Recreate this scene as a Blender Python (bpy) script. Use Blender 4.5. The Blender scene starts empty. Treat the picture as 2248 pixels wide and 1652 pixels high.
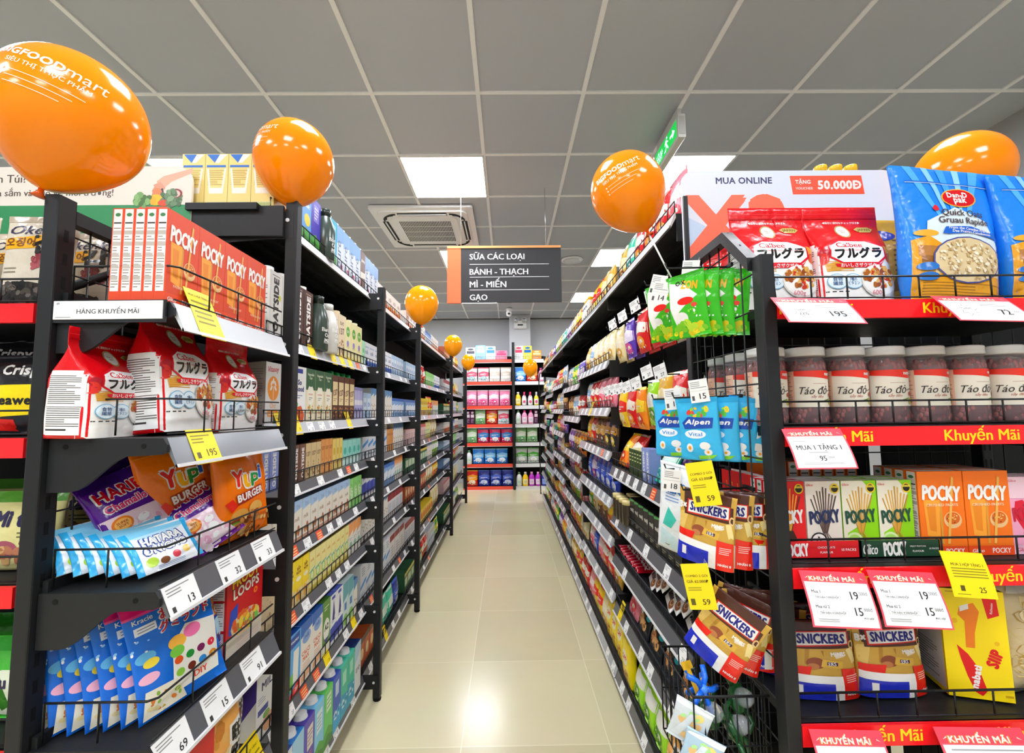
import bpy, math, random
from mathutils import Vector, Matrix, Euler, noise
from mathutils.geometry import delaunay_2d_cdt, tessellate_polygon
random.seed(7)
SC = bpy.context.scene
COL = SC.collection
R = math.radians
# ---------------------------------------------------------------- camera, world, exposure
def basis(p, y, r):
    f = Vector((math.sin(y)*math.cos(p), math.cos(y)*math.cos(p), math.sin(p)))
    a = Vector((math.cos(y), -math.sin(y), 0)); b = a.cross(f)
    return a*math.cos(r)+b*math.sin(r), -a*math.sin(r)+b*math.cos(r), f
CAMZ = 1.352
ca, cb, cf = basis(.0782, .0105, -.0119)
cam = bpy.data.cameras.new('camera'); cam.sensor_width = 36; cam.lens = 958/2248*36; cam.clip_start = .02
co = bpy.data.objects.new('camera', cam); COL.objects.link(co)
co.matrix_world = Matrix(((ca.x, cb.x, -cf.x, 0), (ca.y, cb.y, -cf.y, 0), (ca.z, cb.z, -cf.z, CAMZ), (0, 0, 0, 1)))
SC.camera = co
W = bpy.data.worlds.new('world'); SC.world = W; W.use_nodes = True
W.node_tree.nodes['Background'].inputs[0].default_value = (.9, .95, 1, 1)
W.node_tree.nodes['Background'].inputs[1].default_value = .6
SC.view_settings.view_transform = 'Standard'; SC.view_settings.look = 'None'
SC.view_settings.exposure = 0.06; SC.view_settings.gamma = 1; SC.view_settings.use_curve_mapping = False
SC.cycles.max_bounces = 7; SC.cycles.diffuse_bounces = 4; SC.cycles.glossy_bounces = 3
SC.cycles.transmission_bounces = 4; SC.cycles.transparent_max_bounces = 8
SC.cycles.sample_clamp_indirect = 4; SC.cycles.caustics_reflective = False; SC.cycles.caustics_refractive = False
PANEL = 28.0      # strength of the ceiling light panels
CEIL = CAMZ+1.794
pl = bpy.data.lights.new('added_front_daylight', 'AREA'); pl.shape = 'RECTANGLE'; pl.size = 7.5; pl.size_y = 2.7; pl.cycles.is_portal = True  # portal for daylight through the added, unseen glazing, put in for brightness
po = bpy.data.objects.new('added_front_daylight', pl); COL.objects.link(po); po.location = (-.62, -3.22, 1.38); po.rotation_euler = (R(90), 0, 0)
# ---------------------------------------------------------------- materials
def lin(h):
    h = h.lstrip('#')
    if len(h) == 3: h = ''.join(c*2 for c in h)
    o = []; q = [int(h[i:i+2], 16)/255 for i in (0, 2, 4)]; g = sum(q)/3
    for c in q:
        c = min(1, max(0, g+(c-g)*1.1))
        o.append(c/12.92 if c <= .04045 else ((c+.055)/1.055)**2.4)
    return (*o, 1)
_M = {}
KIND = {'paper': (.45, 0, .5, 0), 'gloss': (.22, 0, .5, 0), 'film': (.22, 0, .5, .45), 'matte': (.75, 0, .3, 0), 'metal': (.5, .0, .35, 0),
        'foil': (.28, .55, .5, .3), 'chrome': (.25, .9, .5, 0), 'rubber': (.13, 0, .4, 0), 'ink': (.45, 0, .4, 0)}
def M(hexc, kind='paper'):
    k = (hexc, kind)
    if k in _M: return _M[k]
    m = bpy.data.materials.new(f'{kind}_{hexc.strip("#")}'); m.use_nodes = True
    nt = m.node_tree; b = nt.nodes['Principled BSDF']
    b.inputs['Base Color'].default_value = lin(hexc)
    ro, me, sp, bump = KIND[kind]
    b.inputs['Roughness'].default_value = ro; b.inputs['Metallic'].default_value = me
    b.inputs['Specular IOR Level'].default_value = sp
    tc = nt.nodes.new('ShaderNodeTexCoord')
    n = nt.nodes.new('ShaderNodeTexNoise'); nt.links.new(tc.outputs['Object'], n.inputs['Vector'])
    if bump:
        n.inputs['Scale'].default_value = 30; n.inputs['Detail'].default_value = 2.5
        bu = nt.nodes.new('ShaderNodeBump'); bu.inputs['Strength'].default_value = bump; bu.inputs['Distance'].default_value = .01
        nt.links.new(n.outputs['Fac'], bu.inputs['Height']); nt.links.new(bu.outputs['Normal'], b.inputs['Normal'])
    else:
        n.inputs['Scale'].default_value = 60
        mr = nt.nodes.new('ShaderNodeMapRange'); mr.inputs['To Min'].default_value = max(0, ro-.05); mr.inputs['To Max'].default_value = ro+.06
        nt.links.new(n.outputs['Fac'], mr.inputs['Value']); nt.links.new(mr.outputs['Result'], b.inputs['Roughness'])
    _M[k] = m
    return m
def emit(name, hexc, s):
    if name in _M: return _M[name]
    m = bpy.data.materials.new(name); m.use_nodes = True; nt = m.node_tree
    b = nt.nodes['Principled BSDF']; b.inputs['Base Color'].default_value = lin(hexc)
    b.inputs['Emission Color'].default_value = lin(hexc); b.inputs['Emission Strength'].default_value = s
    _M[name] = m; return m
def clear(hexc, alpha, rough=.12):
    k = ('clear', hexc, alpha)
    if k in _M: return _M[k]
    m = bpy.data.materials.new('clear_film_'+hexc.strip('#')); m.use_nodes = True; nt = m.node_tree
    b = nt.nodes['Principled BSDF']; b.inputs['Base Color'].default_value = lin(hexc); b.inputs['Alpha'].default_value = alpha
    b.inputs['Roughness'].default_value = rough
    _M[k] = m; return m
# ---------------------------------------------------------------- mesh builder
class MB:
    def __init__(s): s.v = []; s.f = []; s.mi = []; s.sm = []; s.mats = []
    def m(s, mat):
        if mat not in s.mats: s.mats.append(mat)
        return s.mats.index(mat)
    def add(s, vs, fs, mat, smooth=False):
        o = len(s.v); k = s.m(mat); s.v.extend(tuple(v) for v in vs)
        for f in fs: s.f.append([i+o for i in f]); s.mi.append(k); s.sm.append(smooth)
        return s
    def box(s, x0, x1, y0, y1, z0, z1, mat, **fm):
        vs = [(x0, y0, z0), (x1, y0, z0), (x1, y1, z0), (x0, y1, z0), (x0, y0, z1), (x1, y0, z1), (x1, y1, z1), (x0, y1, z1)]
        F = dict(bot=(3, 2, 1, 0), top=(4, 5, 6, 7), front=(0, 1, 5, 4), right=(1, 2, 6, 5), back=(2, 3, 7, 6), left=(3, 0, 4, 7))
        o = len(s.v); s.v.extend(vs)
        for n, f in F.items():
            s.f.append([i+o for i in f]); s.mi.append(s.m(fm.get(n, mat))); s.sm.append(False)
        return s
    def rbox(s, x0, x1, y0, y1, z0, z1, mat, r=.004, axis='z', seg=3):
        # box with the four edges along one axis rounded
        A = {'z': (x0, x1, y0, y1, z0, z1), 'y': (x0, x1, z0, z1, y0, y1), 'x': (y0, y1, z0, z1, x0, x1)}[axis]
        pts = []
        for cx, cy, a0 in ((A[1]-r, A[3]-r, 0), (A[0]+r, A[3]-r, 90), (A[0]+r, A[2]+r, 180), (A[1]-r, A[2]+r, 270)):
            for i in range(seg+1):
                t = R(a0+90*i/seg); pts.append((cx+r*math.cos(t), cy+r*math.sin(t)))
        return s.prism(pts, A[4], A[5], axis, mat)
    def prism(s, pts, a, b, axis, mat, smooth=False):
        fn = {'z': lambda p, q: (p[0], p[1], q), 'y': lambda p, q: (p[0], q, p[1]), 'x': lambda p, q: (q, p[0], p[1])}[axis]
        n = len(pts); vs = [fn(p, a) for p in pts]+[fn(p, b) for p in pts]
        fs = [(i, (i+1) % n, (i+1) % n+n, i+n) for i in range(n)]
        s.add(vs, fs, mat, smooth)
        tri = tessellate_polygon([[Vector((p[0], p[1], 0)) for p in pts]])
        s.add([fn(p, a) for p in pts], tri, mat); s.add([fn(p, b) for p in pts], tri, mat)
        return s
    def tube(s, pts, r, mat, seg=6, closed=False):
        pts = [Vector(p) for p in pts]; n = len(pts); vs = []; fs = []
        for i, p in enumerate(pts):
            d = (pts[min(i+1, n-1)]-pts[max(i-1, 0)]).normalized() if not closed else (pts[(i+1) % n]-pts[i-1]).normalized()
            u = d.orthogonal().normalized() if i == 0 or True else u
            ref = Vector((0, 0, 1)) if abs(d.z) < .9 else Vector((1, 0, 0))
            u = d.cross(ref).normalized(); w = d.cross(u)
            for k in range(seg):
                t = 2*math.pi*k/seg; vs.append(p+r*(u*math.cos(t)+w*math.sin(t)))
        m = n if closed else n-1
        for i in range(m):
            for k in range(seg):
                a = i*seg+k; b = i*seg+(k+1) % seg; j = ((i+1) % n)*seg
                fs.append((a, b, j+(k+1) % seg, j+k))
        if not closed: fs += [tuple(range(seg))[::-1], tuple(range((n-1)*seg, n*seg))]
        return s.add(vs, fs, mat, True)
    def lathe(s, prof, mat, seg=24, cx=0, cy=0, z0=0, mats=None):
        vs = []; n = len(prof)
        for r, z in prof:
            for k in range(seg):
                t = 2*math.pi*k/seg; vs.append((cx+r*math.cos(t), cy+r*math.sin(t), z0+z))
        for i in range(n-1):
            fs = [(i*seg+k, i*seg+(k+1) % seg, (i+1)*seg+(k+1) % seg, (i+1)*seg+k) for k in range(seg)]
            o = len(s.v) if i == 0 else o
            if i == 0: s.v.extend(vs)
            k = s.m(mats[i] if mats else mat)
            for f in fs: s.f.append([q+o for q in f]); s.mi.append(k); s.sm.append(True)
        for ring, flip in ((0, True), (n-1, False)):
            if prof[ring][0] > 1e-5:
                c = [o+ring*seg+k for k in range(seg)]
                s.f.append(c[::-1] if flip else c); s.mi.append(s.m(mats[min(ring, n-2)] if mats else mat)); s.sm.append(False)
        return s
    def ball(s, c, rx, ry, rz, mat, seg=12, rings=8):
        vs = []; fs = []
        for i in range(rings+1):
            p = math.pi*i/rings
            for k in range(seg):
                t = 2*math.pi*k/seg
                vs.append((c[0]+rx*math.sin(p)*math.cos(t), c[1]+ry*math.sin(p)*math.sin(t), c[2]+rz*math.cos(p)))
        for i in range(rings):
            for k in range(seg):
                fs.append((i*seg+k, (i+1)*seg+k, (i+1)*seg+(k+1) % seg, i*seg+(k+1) % seg))
        return s.add(vs, fs, mat, True)
    def mesh(s, name):
        me = bpy.data.meshes.new(name); me.from_pydata(s.v, [], s.f)
        for m in s.mats: me.materials.append(m)
        me.polygons.foreach_set('material_index', s.mi); me.polygons.foreach_set('use_smooth', s.sm)
        me.update(); return me
    def build(s, name, parent=None, loc=(0, 0, 0), rot=(0, 0, 0)):
        o = bpy.data.objects.new(name, s.mesh(name)); COL.objects.link(o)
        o.location = loc; o.rotation_euler = rot
        if parent: o.parent = parent
        return o
    def tf(s, mtx):
        s.v = [tuple(mtx @ Vector(v)) for v in s.v]; return s
    def join(s, o, mtx=None):
        b = len(s.v); s.v += [tuple(mtx @ Vector(v)) for v in o.v] if mtx else o.v
        mm = [s.m(x) for x in o.mats]
        for f, k, q in zip(o.f, o.mi, o.sm): s.f.append([i+b for i in f]); s.mi.append(mm[k]); s.sm.append(q)
        return s
# ---------------------------------------------------------------- printing on surfaces: a surface is a function (x, z, offset) -> point
def flat(o=(0, 0, 0), u=(1, 0, 0), v=(0, 0, 1)):
    o, u, v = Vector(o), Vector(u).normalized(), Vector(v).normalized(); n = u.cross(v)
    return lambda x, z, d: o+u*x+v*z+n*d
def cyl(r, z0=0, a0=-90):
    return lambda x, z, d: Vector(((r+d)*math.cos(R(a0)+x/r), (r+d)*math.sin(R(a0)+x/r), z0+z))
LAY = .00035
def poly(mb, S, pts, mat, lay=1, res=None):
    if res is None:
        tri = tessellate_polygon([[Vector((p[0], p[1], 0)) for p in pts]])
        out = [S(p[0], p[1], lay*LAY) for p in pts]
        fs = []
        for t in tri:
            a, b, c = (pts[i] for i in t)
            fs.append(t if (b[0]-a[0])*(c[1]-a[1])-(b[1]-a[1])*(c[0]-a[0]) > 0 else t[::-1])
        return mb.add(out, fs, mat)
    P = []
    for i, p in enumerate(pts):
        q = pts[(i+1) % len(pts)]; n = max(1, int(math.hypot(q[0]-p[0], q[1]-p[1])/res))
        P += [(p[0]+(q[0]-p[0])*k/n, p[1]+(q[1]-p[1])*k/n) for k in range(n)]
    n = len(P); E_ = [(i, (i+1) % n) for i in range(n)]
    xs = [p[0] for p in P]; zs = [p[1] for p in P]
    def inside(x, z):
        c = False; j = n-1
        for i in range(n):
            if (P[i][1] > z) != (P[j][1] > z) and x < (P[j][0]-P[i][0])*(z-P[i][1])/(P[j][1]-P[i][1])+P[i][0]: c = not c
            j = i
        return c
    x = min(xs)+res*.5
    while x < max(xs):
        z = min(zs)+res*.5
        while z < max(zs):
            if inside(x, z): P.append((x, z))
            z += res
        x += res
    r = delaunay_2d_cdt([Vector(p) for p in P], E_, [], 1, 1e-6)
    return mb.add([S(v[0], v[1], lay*LAY) for v in r[0]], [tuple(f) for f in r[2]], mat, True)
def rect(mb, S, x0, x1, z0, z1, mat, lay=1, res=None):
    if res is None: return mb.add([S(x, z, lay*LAY) for x, z in ((x0, z0), (x1, z0), (x1, z1), (x0, z1))], [(0, 1, 2, 3)], mat)
    nx = max(1, math.ceil((x1-x0)/res)); nz = max(1, math.ceil((z1-z0)/res))
    vs = [S(x0+(x1-x0)*i/nx, z0+(z1-z0)*j/nz, lay*LAY) for j in range(nz+1) for i in range(nx+1)]
    fs = [(j*(nx+1)+i, j*(nx+1)+i+1, (j+1)*(nx+1)+i+1, (j+1)*(nx+1)+i) for j in range(nz) for i in range(nx)]
    return mb.add(vs, fs, mat, True)
def ell(mb, S, cx, cz, rx, rz, mat, lay=1, res=None, n=20, rot=0):
    c, s = math.cos(rot), math.sin(rot)
    pts = [(cx+rx*math.cos(t)*c-rz*math.sin(t)*s, cz+rx*math.cos(t)*s+rz*math.sin(t)*c) for t in [2*math.pi*k/n for k in range(n)]]
    return poly(mb, S, pts, mat, lay, res)
_T = {}
def glyphs(t, bold=0, shear=0, space=1):
    k = (t, bold, shear, space)
    if k not in _T:
        c = bpy.data.curves.new('lettering', 'FONT'); c.body = t; c.resolution_u = 2; c.offset = bold; c.shear = shear; c.space_character = space
        c.space_line = .95; c.align_x = 'CENTER'
        o = bpy.data.objects.new('lettering', c); me = o.to_mesh()
        vs = [(v.co.x, v.co.y) for v in me.vertices]; fs = [tuple(p.vertices) for p in me.polygons]
        nz = [p.normal.z for p in me.polygons]
        fs = [f if z >= 0 else f[::-1] for f, z in zip(fs, nz)]
        o.to_mesh_clear(); bpy.data.objects.remove(o); bpy.data.curves.remove(c)
        if not vs: vs = [(0, 0)]
        x0, x1 = min(v[0] for v in vs), max(v[0] for v in vs); y0, y1 = min(v[1] for v in vs), max(v[1] for v in vs)
        _T[k] = ([(v[0]-(x0+x1)/2, v[1]-(y0+y1)/2) for v in vs], fs, x1-x0, y1-y0)
    return _T[k]
def text(mb, S, t, cx, cz, mat, w=None, h=None, lay=3, bold=.012, shear=0, rot=0, space=1, arc=0, maxw=None, sx=1):
    vs, fs, tw, th = glyphs(t, 0, shear, space+(bold*1.6 if bold > .02 else 0))
    s = w/tw if w else h/th
    if w and h: sx = (w/tw)/(h/th); s = h/th
    if maxw and tw*s*sx > maxw: s *= maxw/(tw*s*sx)
    c, q = math.cos(rot), math.sin(rot); b = bold*s*1.15
    # weight: the same strokes laid again beside themselves
    sh = [(0, 0)] if bold < .006 else [(-b, 0), (b, 0)] if bold < .022 else [(b*math.cos(k), b*math.sin(k)) for k in [i*math.pi/3 for i in range(6)]]
    for k, (dx, dz) in enumerate(sh):
        out = []
        for x, z in vs:
            x = x*s*sx+dx; z = z*s+dz
            if arc: z += arc*(1-(2*x/(tw*s*sx+1e-9))**2)
            out.append(S(cx+x*c-z*q, cz+x*q+z*c, (lay+.04*k)*LAY))
        mb.add(out, fs, mat)
    return mb
def lines(mb, S, x0, x1, z0, z1, n, mat, lay=2, fill=.35, seed=1, res=None):
    rn = random.Random(seed)
    for i in range(n):
        z = z1-(i+.5)*(z1-z0)/n; t = (z1-z0)/n*fill/2; e = x1-(x1-x0)*rn.choice((0, 0, .15, .4))
        rect(mb, S, x0, e, z-t, z+t, mat, lay, res)
def blobs(mb, S, cx, cz, rx, rz, n, cols, size, lay=4, seed=3, asp=.7):
    rn = random.Random(seed)
    for i in range(n):
        a = rn.random()*6.283; q = math.sqrt(rn.random())
        s = size*rn.uniform(.6, 1.3)
        ell(mb, S, cx+rx*q*math.cos(a), cz+rz*q*math.sin(a), s, s*asp, rn.choice(cols), lay+i*.06, n=7, rot=rn.random()*3)
def star(cx, cz, r1, r2, n, sq=1):
    return [(cx+(r1 if k % 2 == 0 else r2)*math.cos(math.pi*k/n+.2), cz+sq*(r1 if k % 2 == 0 else r2)*math.sin(math.pi*k/n+.2)) for k in range(2*n)]
# ---------------------------------------------------------------- things
ORD = 'first second third fourth fifth sixth seventh eighth ninth tenth eleventh twelfth thirteenth fourteenth fifteenth sixteenth seventeenth eighteenth nineteenth twentieth'.split()
def tag(o, label, cat, group=None):
    if len(label.replace(',', '').split()) > 16: print('LONG', label)
    o['label'] = label; o['category'] = cat
    if group: o['group'] = group
    return o
def thing(name, label, cat, loc=(0, 0, 0), rz=0, group=None):
    o = bpy.data.objects.new(name, None); COL.objects.link(o); o.empty_display_size = .05
    o.location = loc; o.rotation_euler = (0, 0, rz)
    return tag(o, label, cat, group)
def struct(o): o['kind'] = 'structure'; return o
class Proto:
    """one kind of goods: a root mesh and its part meshes; put() links a copy"""
    def __init__(s, name, cat, mb, w, d, h, parts=()):
        s.name, s.cat, s.w, s.d, s.h = name, cat, w, d, h
        s.me = mb.mesh(name); s.parts = [(n, b.mesh(n), l) for n, b, l in parts]; s.first = None
    def put(s, loc, rz=0, label='', group=None, rx=0, ry=0, sc=None, parts=True, order='XYZ'):
        if s.first is None:
            o = bpy.data.objects.new(s.name, s.me); COL.objects.link(o); s.first = o
            for n, me, l in s.parts:
                c = bpy.data.objects.new(n, me); COL.objects.link(c); c.parent = o
                if l: c['label'] = l
        else:
            o = s.first.copy(); COL.objects.link(o)
            if 'group' in o: del o['group']
            if parts:
                for ch in s.first.children:
                    c = ch.copy(); COL.objects.link(c); c.parent = o
        k = sc if isinstance(sc, tuple) else (sc or 1,)*3
        if rx < 0: loc = (loc[0], loc[1], loc[2]+s.d*k[1]*math.sin(-rx)+s.w*k[0]*.5*abs(math.sin(ry))*.8)      # a leaning thing stands on its lower edge
        o.location = loc; o.rotation_euler = (rx, ry, rz)
        o.scale = (sc if isinstance(sc, tuple) else (sc,)*3) if sc else (1, 1, 1)
        return tag(o, label, s.cat, group)
class Frame:
    """local frame of a rack: x along it, y into it from the front edge, z up"""
    def __init__(s, ox, oy, rz, L, D, flip=False): s.o = (ox, oy); s.rz = rz; s.L, s.D, s.flip = L, D, flip
    def w(s, x, y, z):
        if s.flip: x = s.L-x
        c, q = math.cos(s.rz), math.sin(s.rz); return (s.o[0]+x*c-y*q, s.o[1]+x*q+y*c, z)
# ---------------------------------------------------------------- room shell
RX, LX, FY, BY = 3.16, -4.4, 8.41, -3.2
BLACK = M('1b1c1e', 'metal'); BLK2 = M('121314', 'matte'); GREY = M('8f9094'); WHITE = M('f4f4f2'); WPL = M('f2f2ef', 'gloss')
def tile_floor():
    m = bpy.data.materials.new('cream_floor_tile'); m.use_nodes = True; nt = m.node_tree; b = nt.nodes['Principled BSDF']; L = nt.links.new
    tc = nt.nodes.new('ShaderNodeTexCoord'); mp = nt.nodes.new('ShaderNodeMapping'); L(tc.outputs['Object'], mp.inputs['Vector'])
    mp.inputs['Location'].default_value = (.203+6, -1.878+6, 0)
    br = nt.nodes.new('ShaderNodeTexBrick'); br.offset = 0; br.squash = 1
    L(mp.outputs['Vector'], br.inputs['Vector'])
    br.inputs['Scale'].default_value = 1; br.inputs['Brick Width'].default_value = .6; br.inputs['Row Height'].default_value = .6
    br.inputs['Mortar Size'].default_value = .0022; br.inputs['Mortar Smooth'].default_value = .2; br.inputs['Bias'].default_value = 0
    br.inputs['Color1'].default_value = lin('e3dab6'); br.inputs['Color2'].default_value = lin('d6cca8'); br.inputs['Mortar'].default_value = lin('efe8cc')
    no = nt.nodes.new('ShaderNodeTexNoise'); no.inputs['Scale'].default_value = 3.5; no.inputs['Detail'].default_value = 4; L(tc.outputs['Object'], no.inputs['Vector'])
    mx = nt.nodes.new('ShaderNodeMix'); mx.data_type = 'RGBA'; mx.blend_type = 'MULTIPLY'; mx.inputs[0].default_value = .1
    L(br.outputs['Color'], mx.inputs[6]); L(no.outputs['Color'], mx.inputs[7]); L(mx.outputs[2], b.inputs['Base Color'])
    b.inputs['Roughness'].default_value = .2; b.inputs['Specular IOR Level'].default_value = .5
    return m
mb = MB(); mb.box(LX, RX, BY, FY, -.05, 0, tile_floor()); struct(mb.build('floor'))
GRIDX = [-.15+.6*k for k in range(-7, 6)]; GRIDY = [2.34+.6*k for k in range(-9, 11)]
PX = [-2.55, -.75, 1.05]; PXW = .6; PY = [-2.46, -.66, 1.14, 2.94, 4.74, 6.54]
mb = MB(); TILE = M('b6bac2', 'matte'); BAR = M('ffffff', 'matte')
mb.box(LX, RX, BY, FY, CEIL+.006, CEIL+.06, TILE)
for x in GRIDX: mb.box(x-.012, x+.012, BY, FY, CEIL-.002, CEIL+.008, BAR)
for y in GRIDY: mb.box(LX, RX, y-.010, y+.010, CEIL-.0015, CEIL+.008, BAR)
mb.box(LX, RX, FY-.03, FY, CEIL-.02, CEIL+.008, M('6a6b6d'))
struct(mb.build('ceiling'))
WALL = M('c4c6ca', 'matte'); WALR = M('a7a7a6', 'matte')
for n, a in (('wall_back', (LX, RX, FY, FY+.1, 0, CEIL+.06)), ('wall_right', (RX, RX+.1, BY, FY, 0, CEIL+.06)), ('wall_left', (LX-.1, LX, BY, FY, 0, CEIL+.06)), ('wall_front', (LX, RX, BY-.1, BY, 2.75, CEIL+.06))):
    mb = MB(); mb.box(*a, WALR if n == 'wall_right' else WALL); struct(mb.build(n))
mb = MB()      # glazed shop front added unseen behind the camera, so daylight brightens the room
FRM = M('3a3c40', 'metal')
for x in (LX+.03, -2.5, -.62, 1.26, RX-.03): mb.box(x-.03, x+.03, BY-.08, BY-.02, 0, 2.75, FRM)
for z in (.03, .9, 2.72): mb.box(LX, RX, BY-.08, BY-.02, z-.03, z+.03, FRM)
mb.box(LX, RX, BY-.052, BY-.048, .05, 2.7, clear('eef4f4', .06, .02))
struct(mb.build('added_window_1'))
mb = MB(); mb.box(.045, .44, FY-.3, FY, 0, CEIL, M('d0d2d5', 'matte')); struct(mb.build('wall_column'))
# ---------------------------------------------------------------- ceiling lights: panels every third tile, each way
LEDM = emit('led_panel', 'f6f8ff', PANEL)
fr = MB(); df = MB()
for s in ((0, .6, 0, .012), (0, .6, .588, .6), (0, .012, 0, .6), (.588, .6, 0, .6)): fr.box(*s, -.008, .004, WPL)
df.box(.012, .588, .012, .588, -.005, .003, LEDM)
lp = Proto('ceiling_light', 'ceiling light', fr, .6, .6, .01, [('diffuser', df, 'glowing white diffuser')])
cnt = 0
rows_ = ['behind the camera', 'overhead', 'overhead', 'in front of the air conditioner', 'behind the aisle sign', 'by the rear wall']
for iy, y in enumerate(PY):
    for ix, x in enumerate(PX):
        c = ['over the far milk side', 'over the aisle', 'over the snack rack'][ix]
        lp.put((x, y, CEIL-.001), label=f'square white light panel in the ceiling {c}, {ORD[iy]} row', group='square ceiling light panels')
# ---------------------------------------------------------------- air conditioner cassette
ac = thing('air_conditioner', 'white square air conditioner cassette set in the grey ceiling', 'air conditioner', (-.745, 4.135, CEIL))
mb = MB(); AW = M('ffffff', 'gloss'); SL = M('2a2b2c', 'matte')
mb.rbox(-.455, .455, -.465, .465, -.025, -.003, AW, .02)
mb.rbox(-.40, .40, -.41, .41, -.04, -.025, AW, .07, seg=5)
mb.rbox(-.30, .30, -.30, .30, -.05, -.04, AW, .04, seg=5)
mb.build('panel', ac)
g = MB()
for k in range(4):
    y0 = -.235+.12*k
    g.box(-.24, .24, y0, y0+.105, -.0515, -.05, SL)
    for i in range(33): g.box(-.24+.0148*i, -.24+.0148*i+.006, y0, y0+.105, -.055, -.0515, AW)
g.build('intake_grille', ac)
for k in range(4):
    g = MB(); g.box(-.22, .22, -.388, -.338, -.043, -.039, SL); g.box(-.215, .215, -.368, -.356, -.049, -.043, AW)
    for sx in (-1, 1):
        pts = [(sx*(.24+.105*math.sin(t)), -.345-.02+.10*(1-math.cos(t)), -.041) for t in [i*.26 for i in range(7)]]
        g.tube(pts, .009, SL, 5)
    o = g.build('air_outlet', ac); o.rotation_euler.z = k*math.pi/2
# ---------------------------------------------------------------- hanging aisle sign
sg = thing('aisle_sign', 'dark aisle sign with orange end and four white lines, hung on wires', 'sign', (0, 3.4, 0))
mb = MB(); DK = M('3d3d3f', 'matte'); ORG = M('f4703e'); LW = M('ffffff', 'ink')
mb.box(-.36, .437, -.009, .009, 2.207, 2.645, DK)
S = flat((-.36, -.0095, 2.207))
for t, z in (('SỮA CÁC LOẠI', .358), ('BÁNH - THẠCH', .248), ('MÌ - MIẾN', .147), ('GẠO', .037)):
    n = len(t); ww = {0: 0, 12: .435, 9: .288, 3: .138}[n] if n != 12 else (.435 if t[0] == 'S' else .463)
    vs, f, tw, th = glyphs(t, .018); s = ww/tw
    text(mb, S, t, .07+ww/2, z+(.012 if t[0] in 'SM' else -.002), LW, w=ww, bold=.018)
for z in (.307, .203, .1): rect(mb, S, .07, .70, z-.0018, z+.0018, LW, 2)
mb.build('sign_board', sg)
mb = MB(); mb.box(-.469, -.36, -.011, .011, 2.203, 2.645, ORG); mb.build('end_panel', sg)
mb = MB(); mb.box(-.469, .437, -.014, .014, 2.645, 2.664, M('e6a46a')); mb.build('top_rail', sg)
for x in (-.36, .318): mb = MB(); mb.tube([(x, 0, 2.664), (x, 0, CEIL)], .0018, M('c9c9c9', 'chrome'), 5); mb.build('hanging_wire', sg)
# ---------------------------------------------------------------- exit sign
ex = thing('exit_sign', 'green running man exit sign box hanging from the ceiling grid', 'sign', (1.045, 2.44, 0))
mb = MB(); mb.rbox(-.022, .022, 0, .42, 2.945, 3.09, M('d9d9d2', 'gloss'), .006, 'y'); mb.box(-.012, .012, .03, .39, 3.09, CEIL, M('cfcfc8'))
mb.box(-.017, .017, -.003, 0, 2.965, 3.075, M('b6b6b0'))
mb.build('housing', ex)
mb = MB(); GR = emit('exit_green', '12b24a', .9); GW = emit('exit_white', 'dff7ff', 1.3)
S = flat((-.0225, .42, 2.945), (0, -1, 0))
rect(mb, S, .025, .395, .02, .125, GR, 1)
# running figure, arrow and the two words
for pts in ([(.215, .1), (.235, .105), (.24, .07), (.225, .06)], [(.225, .066), (.24, .07), (.262, .04), (.255, .033)], [(.224, .062), (.234, .058), (.215, .035), (.19, .035), (.19, .042), (.21, .044)], [(.235, .098), (.262, .08), (.258, .074), (.235, .088)], [(.218, .098), (.198, .078), (.204, .074), (.222, .09)]):
    poly(mb, S, pts, GW, 2)
ell(mb, S, .24, .112, .008, .008, GW, 2)
poly(mb, S, [(.29, .066), (.33, .066), (.33, .046), (.37, .074), (.33, .102), (.33, .082), (.29, .082)], GW, 2)
text(mb, S, 'LỐI RA', .11, .088, GW, w=.11, lay=2); text(mb, S, 'EXIT', .11, .048, GW, w=.1, lay=2)
mb.build('lit_face', ex)
# ---------------------------------------------------------------- small ceiling and wall fittings
sp = thing('ceiling_speaker', 'round white ceiling speaker beside the hanging sign', 'speaker', (.79, 5.1, CEIL))
mb = MB(); mb.lathe([(.13, 0), (.128, -.008), (.115, -.014)], AW, 32); mb.build('rim', sp)
mb = MB(); mb.lathe([(.115, -.012), (.09, -.02), (.04, -.024), (0.001, -.025)], M('d5d8da', 'gloss'), 32); mb.build('dome', sp)
cm = thing('security_camera', 'small white dome camera under the ceiling by the rear wall', 'camera', (.038, 7.55, CEIL))
mb = MB(); mb.lathe([(.055, 0), (.055, -.03), (.045, -.035)], AW, 20); mb.build('mount', cm)
mb = MB(); mb.lathe([(.04, -.03), (.05, -.08), (.045, -.13), (.02, -.15), (.001, -.15)], AW, 20); mb.build('body', cm)
mb = MB(); mb.ball((0, -.035, -.105), .025, .02, .025, M('151515', 'gloss')); mb.build('lens', cm)
em = thing('emergency_light', 'white twin head emergency light on the grey column', 'emergency light', (.25, FY-.3, 0))
mb = MB(); mb.rbox(-.115, .115, -.06, 0, 2.88, 2.985, WPL, .01, 'y'); mb.box(-.05, .05, -.063, -.06, 2.935, 2.96, SL); mb.box(-.04, .04, -.05, -.01, 2.985, 3.03, WPL)
for k in range(9): mb.box(-.1+.025*k, -.09+.025*k, -.062, -.06, 2.888, 2.894, GREY)
mb.build('battery_box', em)
for sx in (-1, 1):
    mb = MB(); mb.lathe([(.001, 0), (.045, .01), (.05, .05), (.044, .058), (.001, .06)], WPL, 18)
    o = mb.build('lamp_head', em, (sx*.075, -.0, 3.045), (R(90), 0, 0))
    l = MB(); l.lathe([(.036, .0605), (.028, .066), (.001, .068)], M('c8ccd0', 'chrome'), 16); q = l.build('lens', o)
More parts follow.
